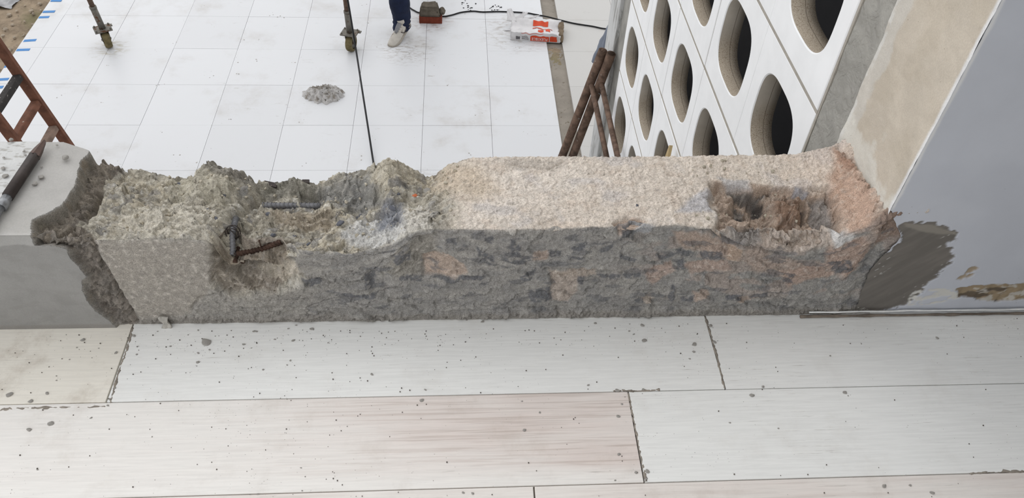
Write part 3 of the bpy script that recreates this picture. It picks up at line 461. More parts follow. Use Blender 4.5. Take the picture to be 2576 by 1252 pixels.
# ---------------------------------------------------------------- the parapet: broken concrete with a coat of render left on one end
EF = np.array(EDGE_FRONT); EB = np.array(EDGE_BACK)
xs = np.concatenate([np.arange(-3.5, -1.3, .05), np.arange(-1.3, .952, .002)])
nF, nT, nB = 130, 124, 14
vF = np.linspace(0, 1, nF); vT = 1 + np.arange(1, nT + 1) / nT; vB = 2 + np.linspace(0, 1, nB + 1)[1:]
vv = np.unique(np.concatenate([vF, vT, vB, [.996, .999, 1.001, 1.004]]))
U, V = np.meshgrid(xs, vv, indexing='ij')
wob = 0.006 * fbm(U, U * 0 + .5, 25, 4, 31)
brk = sst(U, -.70, -.62)
zb = np.interp(U, EF[:, 0], EF[:, 1]) + wob * brk * .8
yc = np.interp(U, EB[:, 0], EB[:, 1]); zc = np.interp(U, EB[:, 0], EB[:, 2])
silh = brk * (1 - sst(U, -.02, .05))
zc = zc + silh * .005 * fbm(U, U * 0 + 3, 40, 4, 32) + brk * .002 * fbm(U, U * 0 + 7, 70, 3, 37)
t1 = np.clip(V - 1, 0, 1); t2 = np.clip(V - 2, 0, 1)
bY = np.where(V <= 1, Y0, Y0 + (yc - Y0) * t1); bZ = np.where(V <= 1, zb * V, zb + (zc - zb) * t1)
bY = np.where(V > 2, yc, bY); bZ = np.where(V > 2, zc * (1 - t2) - .05 * t2, bZ)
# outward direction, rounded over the two edges
ang = (PI / 2) * sst(V, .99, 1.01) + (PI / 2) * sst(V, 1.965, 2.2)
nY, nZ = -np.cos(ang), np.sin(ang)
SV = V * .26                                    # arc length along the profile, about metres
Lx = np.array([1, .26])
wx = U + .0035 * fbm(U, SV, 55, 4, 41); wy = SV + .0035 * fbm(U, SV, 55, 4, 43)
wx2 = U + .009 * fbm(U, SV, 22, 4, 45); wy2 = SV + .009 * fbm(U, SV, 22, 4, 47)
def P2(poly): return np.asarray(poly, float) * Lx
cwx = U + .006 * fbm(U, SV, 20, 5, 151, .55); cwy = SV + .006 * fbm(U, SV, 20, 5, 153, .55)
coat_sd = poly_sd(cwx, cwy, P2(COAT)); coat = sst(coat_sd, -.0065, .0)
groove = poly_sd(wx, wy, P2(GROOVE))
on_top = sst(V, .97, 1.03) * (1 - sst(V, 1.98, 2.1)); on_front = 1 - sst(V, .97, 1.03)
rough_zone = sst(U, -.80, -.70) * (1 - sst(U + .02 * fbm(U, SV, 15, 3, 49), -.06, .0))      # the fractured stretch
rubble = rough_zone * np.maximum(on_top, sst(poly_sd(wx2, wy2, P2(PITS[2][0])), -.02, .01))
pinkpit = sst(poly_sd(wx2, wy2, P2(PITS[3][0])), -.012, .01)
rub = np.clip(rubble + pinkpit, 0, 1)
f1, e1, i1 = facets(wx2, wy2, 20, 61, 1.3); f2, e2, i2 = facets(wx, wy, 55, 71, 1.2); f3, e3, i3 = facets(wx, wy, 130, 81, 1.2)
f4, e4, i4 = facets(wx2 * .55, wy2, 34, 91, 1.0)
D_ = rub * (.011 * f1 + .0065 * f2 + .0036 * f3 + .006 * fbm(U, SV, 12, 5, 51) + .004 * fbm(U, SV, 60, 4, 52, .6))
topr = on_top * (1 - rub)
D_ += topr * (.0030 * fbm(U, SV, 8, 3, 53) + .0022 * fbm(U, SV, 70, 4, 54, .7) + .0016 * f3 + .0014 * fbm(U, SV, 230, 2, 55))
smoothplate = sst(poly_sd(wx, wy, P2(PATCHES[0][0])), -.01, .006)
fr = on_front * (1 - rub)
n_front = fbm(U, SV, 9, 3, 167)
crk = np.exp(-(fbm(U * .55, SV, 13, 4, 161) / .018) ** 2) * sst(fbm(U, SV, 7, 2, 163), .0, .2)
D_ -= fr * (1 - smoothplate) * crk * .004
D_ += fr * (1 - .72 * smoothplate) * 1.15 * (.0060 * np.where(f4 > .05, f4, f4 * .25) + .0014 * f2 * sst(n_front, -.1, .25) + .0016 * f3 + .0030 * np.round(fbm(U * .5, SV, 22, 5, 165, .6) * 5) / 5 + .003 * fbm(U, SV, 10, 4, 56) + .0012 * fbm(U * .4, SV, 90, 3, 57))
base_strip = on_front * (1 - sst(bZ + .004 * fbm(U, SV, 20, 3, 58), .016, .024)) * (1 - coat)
D_ += base_strip * (.005 + .003 * fbm(U, SV, 60, 4, 59) + .002 * f3)
# rounded worn edge
D_ -= .003 * np.exp(-((V - 1) / .018) ** 2) * sst(U, -.72, -.6)
col = np.zeros(U.shape + (3,))
def paint(mask, c):
    global col
    col = col * (1 - mask[..., None]) + lin(c) * mask[..., None]
def near(poly, pad):
    p = P2(poly); lo, hi = p.min(0) - pad, p.max(0) + pad
    i = np.where((xs >= lo[0]) & (xs <= hi[0]))[0]; j = np.where((vv * .26 >= lo[1]) & (vv * .26 <= hi[1]))[0]
    if not len(i) or not len(j): return None
    return np.s_[i[0]:i[-1] + 1, j[0]:j[-1] + 1]
for poly, dep, soft in PITS:
    s = near(poly, .06)
    if s is None: continue
    D_[s] += dep * sst(poly_sd(wx2[s], wy2[s], P2(poly)), -soft, soft)
for pts, dep, w in LINES:
    s = near(pts, .05)
    if s is None: continue
    d = line_d(wx[s], wy[s], P2(pts)); D_[s] -= dep * np.exp(-(d / w) ** 2) * (1 - coat[s] * (dep > .005))
g = sst(groove, -.003, .003) * (1 - coat); D_ -= .007 * g; D_ += g * (.006 * f2 + .003 * f3 + .004 * fbm(U, SV, 30, 4, 62))
# --- colour of the stuff itself, plus shade painted along the cracks
n_a = fbm(U, SV, 6, 4, 101); n_b = fbm(U, SV, 28, 4, 102); n_c = fbm(U * .45, SV, 34, 4, 103); n_d = fbm(U, SV, 90, 3, 104)
one = np.ones(U.shape)
paint(one, (218, 204, 188))
paint(sst(n_a, -.05, .3) * .6, (224, 212, 198)); paint(sst(n_b, .05, .35) * .45, (204, 184, 164)); paint(sst(fbm(U, SV, 11, 4, 105), .12, .4) * .5, (198, 192, 190))
paint(sst(U, .62, .85) * .35 * on_top, (204, 178, 158))
left = 1 - sst(U + .03 * n_b, -.05, .02)
paint(left, (176, 168, 150)); paint(left * sst(n_a, -.15, .25) * .7, (196, 184, 158)); paint(left * sst(n_b, .0, .3) * .75, (148, 143, 132)); paint(left * sst(-n_b, .1, .35) * .6, (206, 200, 184))
paint(rub * sst(e2, .10, .02) * .35, (120, 112, 100)); paint(rub * (i2 > .86) * .55, (118, 118, 122)); paint(rub * (i3 > .9) * .5, (212, 208, 198))
paint(fr, (137, 133, 127)); paint(fr * sst(n_c, .0, .3) * .6, (122, 120, 117)); paint(fr * sst(-n_c, .1, .35) * .5, (152, 147, 138))
paint(fr * sst(U, -.2, -.4) * .4, (148, 140, 126))
rightpink = fr * sst(U, .28, .5) * sst(bZ, .04, .09)
paint(rightpink * sst(fbm(U * .5, SV, 16, 4, 111), .02, .10) * .6, (158, 138, 124)); 
for k, (poly, c, soft) in enumerate(PATCHES):
    s = near(poly, .05)
    if s is None: continue
    m = np.zeros(U.shape); m[s] = sst(poly_sd(wx2[s], wy2[s], P2(poly)), -soft, soft) * .85
    paint(m, c); paint(m * sst(n_b, .1, .4) * .25, (130, 124, 116)); paint(m * sst(n_d, .12, .4) * .25, (224, 214, 200))
for poly in DARKS:
    s = near(poly, .05)
    if s is None: continue
    m = np.zeros(U.shape); m[s] = sst(poly_sd(wx2[s], wy2[s], P2(poly)), -.0022, .0016) * sst(n_d[s], -.35, -.1)
    paint(m * .8, (88, 90, 96))
sm = fr * (1 - smoothplate) * sst(U, -.45, -.25)
paint(sm * sst(fbm(U * .35, SV, 40, 4, 121), .20, .30) * .6, (92, 93, 97))
paint(fr * (1 - smoothplate) * crk * .35, (92, 88, 84))  # shade inside the cracks, put into the colour
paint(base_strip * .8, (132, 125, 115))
paint(g * .8, (126, 114, 100)); paint(g * sst(n_b, .0, .3) * .6, (108, 101, 92))
# coat of render
paint(sst(coat, .02, .3) * .8, (132, 126, 116)); paint(sst(coat, .02, .3) * sst(n_b, 0, .3) * .6, (150, 134, 112)); coat0 = coat; coat = sst(coat0, .93, .995)
cs = (228, 226, 221)
on_t0 = on_top; on_f0 = on_front; on_top = sst(V, .9995, 1.0015) * (1 - sst(V, 1.98, 2.1)); on_front = 1 - sst(V, .9995, 1.0015)
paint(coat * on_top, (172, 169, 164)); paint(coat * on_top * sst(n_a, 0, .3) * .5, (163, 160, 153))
paint(coat * on_top * sst(poly_sd(wx2, wy2, P2(PEELED)), -.004, .004) * sst(fbm(U, SV * 4, 40, 4, 131), -.25, -.12), (194, 194, 192))
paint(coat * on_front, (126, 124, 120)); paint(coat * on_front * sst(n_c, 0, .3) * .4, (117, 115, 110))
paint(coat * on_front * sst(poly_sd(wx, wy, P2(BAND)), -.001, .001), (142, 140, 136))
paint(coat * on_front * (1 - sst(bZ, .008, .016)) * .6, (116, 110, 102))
coat = coat0; coat_t = 0
on_top = on_t0; on_front = on_f0; coatc = coat; coat = coat0; peel = coat * on_top * sst(poly_sd(wx2, wy2, P2(PEELED)), -.004, .004) * sst(fbm(U, SV * 4, 40, 4, 131), -.25, -.12)
D_ = D_ * (1 - coat) + coat * (.0006 * n_a + .0004 * n_d + peel * .0012) + coat_t
wall_z = 4 * coat * (1 - coat); D_ += wall_z * (.004 * f2 + .003 * f3)
lip = (1 - coat) * sst(coat_sd, -.012, -.002) * sst(bZ, .02, .05) * 0.6
D_ -= lip * .006
edge_r = U + .012 * fbm(U, SV, 30, 4, 145)
D_ -= .008 * sst(edge_r, .868, .895) * on_front
D_ += on_top * sst(edge_r, .835, .868) * (.014 + .006 * f1 + .004 * f2 + .003 * f3)
D_ += .006 * np.exp(-((U - .880) / .024) ** 2 - ((V - 1.0) / .10) ** 2) * (1 + f1)
paint(np.exp(-((U - .89) / .03) ** 2 - ((V - .98) / .13) ** 2) * .8, (138, 110, 90))
back = sst(V, 2.0, 2.15); D_ *= (1 - .7 * back); paint(back, (160, 156, 148))
ft = on_front * (1 - sst(bZ, .0, .007)); D_ = D_ * (1 - ft) + ft * (.004 * (1 - coat))
X3 = U + 0
# sideways jitter makes the fracture look torn rather than combed
X3 = X3 + rub * .004 * fbm(U, SV, 45, 3, 141) * (xs[:, None] > -1.2)
Y3 = bY + nY * D_ * np.where(V > 2, -1, 1); Z3 = bZ + nZ * D_
Y3 = Y3 - .013 * coat * np.where(V <= 1, 1, np.clip(1 - t1 * 4, 0, 1)); Z3 = Z3 + .024 * coat * np.clip(V, 0, 1) * (1 - t2)
Z3 = np.where(V <= 0, -.004, Z3)
PV = np.stack([X3, Y3, Z3], -1)
def surf(u, v, off=0.0):
    i = int(np.abs(xs - u).argmin()); j = int(np.abs(vv - v).argmin())
    return Vector((X3[i, j], Y3[i, j] + nY[i, j] * off, Z3[i, j] + nZ[i, j] * off))
parapet = empty('parapet', (0, 1.24, 0), label='broken low concrete parapet wall with hacked top and exposed reinforcement', cat='parapet')
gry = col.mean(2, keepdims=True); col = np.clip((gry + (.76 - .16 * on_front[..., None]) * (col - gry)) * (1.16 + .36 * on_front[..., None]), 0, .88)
off0 = np.array([0, 1.24, 0])
F = grid_faces(len(xs), len(vv)); allv = PV.reshape(-1, 3) - off0; allc = col.reshape(-1, 3)
fc = coat.reshape(-1)[F].min(1) > .97
def split(name, sel, mat, **k):
    f = F[sel]; ids, inv = np.unique(f, return_inverse=True)
    return np_mesh(name, allv[ids], inv.reshape(f.shape), mat, parapet, allc[ids], **k)
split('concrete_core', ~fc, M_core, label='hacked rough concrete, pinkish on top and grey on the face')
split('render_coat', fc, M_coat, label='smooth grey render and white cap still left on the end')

def bar(name, uvs_, r, mat, off=.004, rib=True, lift=None):
    pts = [surf(u, v) for u, v in uvs_]
    pts = [p + Vector((0, 0, off)) if v >= 1 else p + Vector((0, -off, 0)) for p, (u, v) in zip(pts, uvs_)]
    pts = [p - Vector((0, 1.24, 0)) for p in smooth_path(pts, 14)]
    bm = bmesh.new(); tube(bm, pts, r, 10)
    if rib:
        n = len(pts)
        tot = sum((a - b).length for a, b in zip(pts, pts[1:])); k = 0; acc = 0
        step = r * 1.35
        for a, b in zip(pts, pts[1:]):
            d = b - a; l = d.length
            if l < 1e-6: continue
            x, y = frame_of(d); t = (step - acc % step) if acc % step else 0
            while t < l:
                c = a + d * (t / l); sk = d.normalized() * r * .7
                ring = [c + (x * math.cos(q) + y * math.sin(q)) * r * 1.10 + sk * math.sin(q) for q in [2 * PI * i / 10 for i in range(11)]]
                tube(bm, ring, r * .17, 5); t += step
            acc += l
    return from_bm(name, bm, mat, parapet, smooth=True)
tag(bar('rebar', [BARS['main'][0], BARS['main'][1]], .0066, M_rebar, .002), 'ribbed grey bar lying along the hacked top')
tag(bar('rebar', BARS['stirrup'], .0052, M_rebar, .007), 'grey ribbed stirrup bar bent over the front edge')
tag(bar('rebar', BARS['drop'], .0050, M_rust, .007, False), 'rusty bar running down the broken face')
tag(bar('rebar', BARS['side'], .0052, M_rust, .008), 'rusty bar running sideways from the tie')
def rel(p): return Vector(p) - Vector((0, 1.24, 0))
kn = rel(surf(*BARS['knot'])) + Vector((0, -.010, .004))
bm = bmesh.new()
for k in range(3):
    a0 = k * 2.1; ring = [kn + Vector((math.cos(q) * (.010 + .002 * k), -.004 * math.sin(q + a0), math.sin(q) * (.014 + .002 * k))) for q in [i * 2 * PI / 18 for i in range(19)]]
    tube(bm, ring, .0011, 6)
tube(bm, smooth_path([kn + Vector(d) for d in ((-.004, 0, .008), (.006, -.008, .0), (.004, -.006, -.016), (-.006, -.004, -.02))]), .0011, 6)
from_bm('tie_wire', bm, M_darksteel, parapet, smooth=True)
pts = [rel(surf(*q)) + Vector((0, -.006, .002)) for q in BARS['wire']]
tubeobj('tie_wire', smooth_path(pts), .0012, M_rust, parapet, 6)

chip_meshes = []
def chip_bm(seed, flat=.6, sub=2, rough=.5):
    bm = bmesh.new(); bmesh.ops.create_icosphere(bm, subdivisions=sub, radius=.5)
    R = random.Random(seed); pl = [(Vector((R.gauss(0, 1), R.gauss(0, 1), R.gauss(0, 1))).normalized(), R.uniform(.26, .42)) for _ in range(9)]
    for v in bm.verts:
        for nrm, d in pl:
            e = v.co.dot(nrm) - d
            if e > 0: v.co -= nrm * e
        v.co += Vector(mn.noise_vector(v.co * 4 + Vector((seed, 0, 0)))) * .05 * rough
        v.co.z *= flat
    return bm
for k in range(6):
    bm = chip_bm(100 + k, .55 + .08 * (k % 3)); bmesh.ops.recalc_face_normals(bm, faces=bm.faces)
    me = bpy.data.meshes.new('concrete_chip'); bm.to_mesh(me); bm.free(); me.materials.append(M_chip); chip_meshes.append(me)
for k, (u, v, s) in enumerate(STONES):
    o = bpy.data.objects.new('embedded_stone', chip_meshes[k % 6].copy()); o.data.materials.clear(); o.data.materials.append(M_stone)
    o.location = rel(surf(u, v)); o.scale = (s * 1.35, s * .9, s * .9); o.rotation_euler = (random.uniform(-.4, .4), random.uniform(-.4, .4), random.uniform(0, 3)); link(o, parapet)
for k, (u, v) in enumerate(LEDGE):
    bm = bmesh.new(); box(bm, -.016, .016, -.006, .006, -.003, .003, .001); o = from_bm('metal_stub', bm, M_darksteel, parapet)
    o.location = rel(surf(u, v)) + Vector((0, .002, .004)); o.rotation_euler = (.2, .05, -.25 + k * .3); o.scale = (1, 1, 1) if k == 0 else (.5, .8, 1)
# fallen crumbs lying in the rubble, too many to count
bm = bmesh.new()
for i in range(700):
    u = random.uniform(-.72, .0) if i < 620 else random.uniform(.48, .72); v = random.uniform(1.03, 1.95)
    p = rel(surf(u, v)); r = .0010 + .0036 * random.random() ** 4
    g = bmesh.ops.create_icosphere(bm, subdivisions=1, radius=r, matrix=Matrix.Translation(p + Vector((0, 0, r * .3))))['verts']
    for q in g: q.co += Vector(mn.noise_vector(q.co * 300)) * r * .8
from_bm('rubble_crumbs', bm, smat('pale_concrete_crumbs', (178, 170, 154), .95, .35, 120, obj=False), parapet, kind='stuff')

# lower storey under the parapet
boxobj('wall_front', (-3.5, 3.0, 1.129, 1.345, TERRACE, -.045), M_facade, kind='structure')

# ---------------------------------------------------------------- right-hand wall with its reveal, grey pier and ragged cement patch
xw = np.concatenate([np.arange(.86, 1.62, .003), np.linspace(1.63, 3.0, 40)]); zw = np.concatenate([np.arange(0, .75, .003), np.linspace(.76, 2.6, 70)])
WX, WZ = np.meshgrid(xw, zw, indexing='ij')
qx = WX + .005 * fbm(WX, WZ, 40, 4, 201); qz = WZ + .005 * fbm(WX, WZ, 40, 4, 203); qx2 = WX + .022 * fbm(WX, WZ * 2.2, 11, 5, 205); qz2 = WZ + .012 * fbm(WX, WZ * 2.2, 16, 5, 207)
WE = np.array(WALL_EDGE)
edge = np.interp(WZ, WE[::-1, 1], WE[::-1, 0]) + .006 * fbm(WX * 0, WZ, 45, 4, 209); edge = np.where(WZ > .325, .8701 + .0012 * fbm(WX * 0, WZ, 30, 4, 210), edge)
wcol = np.zeros(WX.shape + (3,))
def wpaint(m, c):
    global wcol
    wcol = wcol * (1 - m[..., None]) + lin(c) * m[..., None]
wpaint(np.ones(WX.shape), (212, 215, 223))
wpaint(sst(fbm(WX, WZ, 4, 3, 211), 0, .3) * .3, (202, 205, 214))
brush = .022 * fbm((WX + WZ) * .35, (WZ - WX) * 1.6, 26, 5, 261, .6) + .006 * fbm(WX, WZ, 90, 3, 262)
cem = sst(poly_sd(WX + .012 * fbm(WX, WZ, 14, 4, 263), WZ + .010 * fbm(WX, WZ, 14, 4, 264), CEMENT) + brush, -.0015, .0015); dpaint = np.zeros(WX.shape)
wpaint(cem, (126, 121, 115)); dg = fbm((WX + WZ) * .5, (WZ - WX) * 2.2, 14, 5, 213); wpaint(cem * sst(dg, -.05, .25) * .5, (114, 110, 104)); wpaint(cem * sst(-dg, .1, .4) * .5, (140, 134, 127)); wpaint(cem * (np.abs(dg) < .012) * sst(fbm(WX, WZ, 9, 3, 218), .1, .25) * .8, (200, 198, 194))
wpaint(cem * sst(poly_sd(qx2, qz2, CEMENT_LIGHT), -.003, .003) * .8, (160, 154, 144))
wpaint(sst(WX, .868, .872) * (1 - sst(WX + .003 * fbm(WX, WZ, 30, 3, 217), .874, .879)) * sst(WZ, .32, .34), (240, 240, 240))
rag = sst(poly_sd(qx2, qz2, RAGGED_WHITE), -.003, .003) * sst(fbm(WX * .4, WZ, 60, 4, 215), -.1, .02); wpaint(rag, (222, 220, 214))
br = sst(poly_sd(qx2, qz2, BRICKISH) + .008 * fbm(WX * .5, WZ, 60, 4, 265), -.001, .001); wpaint(br, (166, 148, 122)); wpaint(br * sst(fbm(WX * .6, WZ, 40, 4, 219), .06, .16), (206, 200, 190)); wpaint(br * sst(fbm(WX * .4, WZ, 30, 4, 221), .1, .2), (110, 98, 84))
sp = sst(poly_sd(qx2, qz2, SPALL), -.002, .002) * sst(fbm(WX * .6, WZ, 50, 4, 223), -.12, .0); wpaint(sp, (178, 162, 140))
wd = .002 * fbm(WX, WZ, 2.2, 3, 225) - .0028 * cem + .0012 * fbm(WX, WZ, 16, 3, 227) * (cem * .6 + .25) - .006 * br * (.7 + fbm(WX, WZ, 30, 3, 229)) - .003 * sp - .002 * rag * .5
WY = 1.1245 - wd
WXc = np.maximum(WX, edge)
wf = grid_faces(len(xw), len(zw)); keep = (WX - edge).reshape(-1)[wf].max(1) > 0
wall = empty('wall_right', (.87, 1.1245, 0), kind='structure'); wo_ = np.array([.87, 1.1245, 0])
np_mesh('painted_face', np.stack([WXc, WY, WZ], -1).reshape(-1, 3) - wo_, wf[keep], M_wall, wall, wcol.reshape(-1, 3) * .80, label='pale grey painted wall with a dark cement patch')
boxobj('wall_body', (.004, 2.13, .040, .27, 0, 2.6), M_facade, wall)
# reveal face (beige render) and the grey pier beyond it
yr = np.linspace(1.1245, 1.40, 110); zr = np.concatenate([np.linspace(.272, .9, 200), np.linspace(.91, 2.6, 60)])
RY, RZ = np.meshgrid(yr, zr, indexing='ij')
rc = np.zeros(RY.shape + (3,)); 
def rpaint(m, c):
    global rc
    rc = rc * (1 - m[..., None]) + lin(c) * m[..., None]
rpaint(np.ones(RY.shape), (210, 200, 185)); rn = fbm(RY, RZ, 9, 4, 231)
rpaint(sst(rn, -.1, .3) * .5, (200, 189, 172))
rpaint(sst(RY + .05 * fbm(RY, RZ, 8, 5, 233, .6), 1.338, 1.352) * .75, (216, 212, 204))
rpaint((1 - sst(RZ + .09 * fbm(RY, RZ, 10, 5, 235, .6), .35, .38)) * .85, (226, 223, 214))
rpaint((1 - sst(RY + .004 * fbm(RY * 0, RZ, 14, 4, 237), 1.128, 1.136)), (240, 240, 240))
rpaint(sst(RY, 1.385, 1.392) * sst(fbm(RY, RZ, 20, 3, 239), -.2, .0), (226, 224, 218))
RX = .870 + .0022 * fbm(RY, RZ, 12, 4, 241) + .0008 * fbm(RY, RZ, 60, 3, 243); RX = RX - .004 * sst(RY, 1.38, 1.40) * fbm(RY * 0, RZ, 12, 3, 245)
np_mesh('rendered_reveal', np.stack([RX, RY, RZ], -1).reshape(-1, 3) - wo_, grid_faces(len(yr), len(zr)), M_beige, wall, rc.reshape(-1, 3) * .88, label='beige rubbed render on the side of the pillar')
pier = empty('grey_pier', (.87, 1.40, TERRACE), kind='structure')
yp = np.linspace(1.396, 1.532, 60); zp = np.linspace(0, 5.1, 500); PY, PZ = np.meshgrid(yp, zp, indexing='ij')
PX = .874 + .004 * fbm(PY, PZ, 8, 4, 251) + .002 * fbm(PY, PZ, 40, 4, 253) + .004 * sst(PY, 1.525, 1.532) 
np_mesh('mortar_face', np.stack([PX, PY, PZ], -1).reshape(-1, 3) - np.array([.87, 1.40, 0]), grid_faces(60, 500), M_mortar, pier, label='rough grey floated mortar')
boxobj('pier_body', (.012, .30, -.002, .131, 0, 5.1), M_facade, pier)
# pvc seal strip and dark gap at the foot of the right wall
strip = empty('trim_1', (.9, 1.12, 0), kind='structure'); bm = bmesh.new(); bm2 = bmesh.new()
n = 120
for (zz, yy, rr_, tgt, sd) in ((.012, 1.118, .0026, bm, 1), (.0045, 1.112, .0035, bm2, 2)):
    pts = []; rr = []
    for i in range(n):
        x = .80 + 1.6 * i / (n - 1) if sd == 1 else .78 + 1.62 * i / (n - 1)
        pts.append(Vector((x - .9, yy - 1.12 + .0012 * mn.noise(Vector((x * 18, sd, 0))), zz + .0022 * mn.noise(Vector((x * 10, sd, 4))) * (1 if sd == 1 else .3)))); rr.append(rr_ * (.75 + .7 * abs(mn.noise(Vector((x * 25, sd, 9))))))
    tube(tgt, pts, rr, 8)
from_bm('white_sealant_bead', bm, smat('white_sealant', (226, 226, 224), .6, .1, 30, obj=False), strip, smooth=True)
from_bm('brown_mortar_bead', bm2, smat('brown_gap_mortar', (116, 106, 96), .9, .3, 30, obj=False), strip, smooth=True)

# ---------------------------------------------------------------- unseen balcony roof, back and side wall, added to shade the floor
boxobj('shade_ceiling', (.75, 4.2, -3.2, 1.42, 2.6, 2.8), M_ceil, kind='structure')  # out of view, extent chosen for the shade on the right planks
boxobj('shade_wall_back', (.75, 4.2, -3.3, -3.2, -.3, 2.8), M_ceil, kind='structure')
boxobj('shade_wall_side', (1.5, 1.7, -3.2, 1.12, -.002, 2.6), smat('shade_wall_paint', (118, 116, 112), .9, .05, 4), kind='structure')  # added out of view, dark so the right of the floor falls darker
boxobj('floor_extension', (-3.5, 3.2, -3.3, -.32, -.3, -.002), M_plank, kind='structure')

# ---------------------------------------------------------------- breeze block screen
screen = empty('breeze_block_screen', (.87, 1.535, TERRACE), label='tall white screen wall of square blocks with round holes', cat='screen wall')
BS = .4185; T = .068
def block_mesh():
    n = 64; rx, rz = .1435, .129; half = BS / 2 - .0016
    ang = [2 * PI * i / n for i in range(n)]
    def se(a, r0, r1):
        c, s = math.cos(a), math.sin(a); p = 3.05
        return math.copysign(abs(c) ** (2 / p), c) * r0, math.copysign(abs(s) ** (2 / p), s) * r1
    inner = [se(a, rx, rz) for a in ang]; lip = [se(a, rx + .003, rz + .003) for a in ang]
    outer = []
    for a in ang:
        c, s = math.cos(a), math.sin(a); k = half / max(abs(c), abs(s)); outer.append((c * k, s * k))
    V_, F_, Mi = [], [], []
    def ring(pts, x):
        i0 = len(V_); V_.extend((x, p[0], p[1]) for p in pts); return i0
    b = .002
    o_in = [(y * (half - b) / half, z * (half - b) / half) for y, z in outer]
    mid = [se(a, rx + .0022, rz + .0022) for a in ang]
    seq = [(ring(outer, T), 0), (ring(outer, b), 0), (ring(o_in, 0), 0), (ring(lip, 0), 0), (ring(inner, .003), 0), (ring(inner, T * .6), 1), (ring(inner, T), 1), (ring(outer, T), 0)]
    for (a, _), (c, m) in zip(seq, seq[1:]):
        for i in range(n):
            j = (i + 1) % n; F_.append((a + i, a + j, c + j, c + i)); Mi.append(m)
    V_ = [(x, y, z * (1 - .012 * (abs(z) > half * .97))) for x, y, z in V_]
    me = bpy.data.meshes.new('block'); me.from_pydata(V_, [], F_)
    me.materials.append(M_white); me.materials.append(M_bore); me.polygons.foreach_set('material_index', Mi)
    me.polygons.foreach_set('use_smooth', [m == 1 for m in Mi]); me.update()
    bm = bmesh.new(); bm.from_mesh(me); bmesh.ops.remove_doubles(bm, verts=bm.verts, dist=1e-5); bmesh.ops.recalc_face_normals(bm, faces=bm.faces); bm.to_mesh(me); bm.free()
    return me
bme = block_mesh(); ZJ = .265 - TERRACE; YJ = [0, .415, .8335, 1.252, 1.6705]
zz = [ZJ + k * .4215 for k in range(-6, 3)]
for k, z0 in enumerate(zz):
    for c_, y0 in enumerate(YJ):
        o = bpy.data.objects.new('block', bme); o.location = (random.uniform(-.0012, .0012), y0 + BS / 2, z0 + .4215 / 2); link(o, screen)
bm = bmesh.new()
for z0 in zz + [zz[-1] + .4215]: box(bm, .0016, T, 0, 2.09, z0 - .006, z0 + .006)
for y0 in YJ + [2.089]: box(bm, .0025, T, y0 - .006, y0 + .004, zz[0], zz[-1] + .42)
for j, z0 in enumerate(zz):
    if j % 2 == 0: continue
from_bm('joint_mortar', bm, M_joint, screen)
boxobj('plinth', (-.004, T + .02, 0, 2.09, 0, zz[0] - .002), M_white, screen)
# end post beyond the screen
post = empty('white_end_post', (.87, 3.63, TERRACE), label='weathered white painted post at the far end of the block screen', cat='post')
bm = bmesh.new(); box(bm, -.012, .10, .17, .40, 0, 4.2, .006)
for v in bm.verts: v.co += Vector((.002 * mn.noise(v.co * 3), 0, 0))
from_bm('post_face', bm, M_post, post)
boxobj('grey_joint_strip', (.010, .09, 0, .171, 0, 4.2), M_postgrey, post, label='bare grey weathered concrete strip')
boxobj('coping', (-.02, .11, -.01, .41, 4.2, 4.25), M_post, post)
# room behind the screen
room = empty('room_behind_screen', (.95, 1.53, TERRACE), kind='structure')
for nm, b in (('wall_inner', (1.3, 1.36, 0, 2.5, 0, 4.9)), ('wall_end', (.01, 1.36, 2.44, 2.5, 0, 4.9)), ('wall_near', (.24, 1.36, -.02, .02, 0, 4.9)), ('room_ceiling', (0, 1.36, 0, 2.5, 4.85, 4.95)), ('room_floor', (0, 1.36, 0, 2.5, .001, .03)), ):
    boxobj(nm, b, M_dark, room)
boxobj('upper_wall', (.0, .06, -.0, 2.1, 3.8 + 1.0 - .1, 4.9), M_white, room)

# ---------------------------------------------------------------- rusty scaffold frames leaning by the screen
def mix(a, b, t): return Vector(a).lerp(Vector(b), t)
for key, br_, lab in (('a', BRACE[0], 'rusty steel tube frame leaning by the screen, left of the pair'), ('b', BRACE[1], 'rusty steel tube frame leaning by the screen, right of the pair')):
    top, base = Vector(PIPES[key][0]), Vector(PIPES[key][1])
    root = empty('leaning_scaffold', base, label=lab, cat='scaffold frame', group='rusty scaffold frames by the screen')
    bm = bmesh.new(); L = top - base
    tube(bm, [L * 0, L * .5, L], .0255, 20, cap=False); tube(bm, [L * 0, L * .5, L], .0215, 20, cap=False)
    f = [e for e in bm.edges if e.is_boundary and (sum((v.co for v in e.verts), Vector()) / 2 - L).length < .05]
    bmesh.ops.bridge_loops(bm, edges=f)
    me = from_bm('upright_tube', bm, M_pipe, root, smooth=True)
    tubeobj('tube_bore', [L * .2, L * .955], .0214, M_pipe_in, root, 16, cap=True)
    j, e = Vector(br_[0]) - base, Vector(br_[1]) - base; d = e - j; e2 = j + d * 1.8
    tubeobj('brace_tube', [j - d.normalized() * .0, e, e2], .0155, M_pipe, root, 14)
    tubeobj('weld_collar', [j - d.normalized() * .004, j + d.normalized() * .022], [.021, .0165], M_pipe, root, 14)
bm = bmesh.new(); w0 = mix(PIPES['b'][0], PIPES['b'][1], .16)
tube(bm, smooth_path([w0 + Vector(p) for p in ((.0, -.03, .03), (.02, -.06, .0), (.05, -.05, -.01), (.03, -.02, -.03), (.0, -.03, -.01))]), .0022, 6)
tag(from_bm('loose_tie_wire', bm, M_silver, smooth=True), 'thin loop of wire hooked on the rusty frame tubes', 'wire')
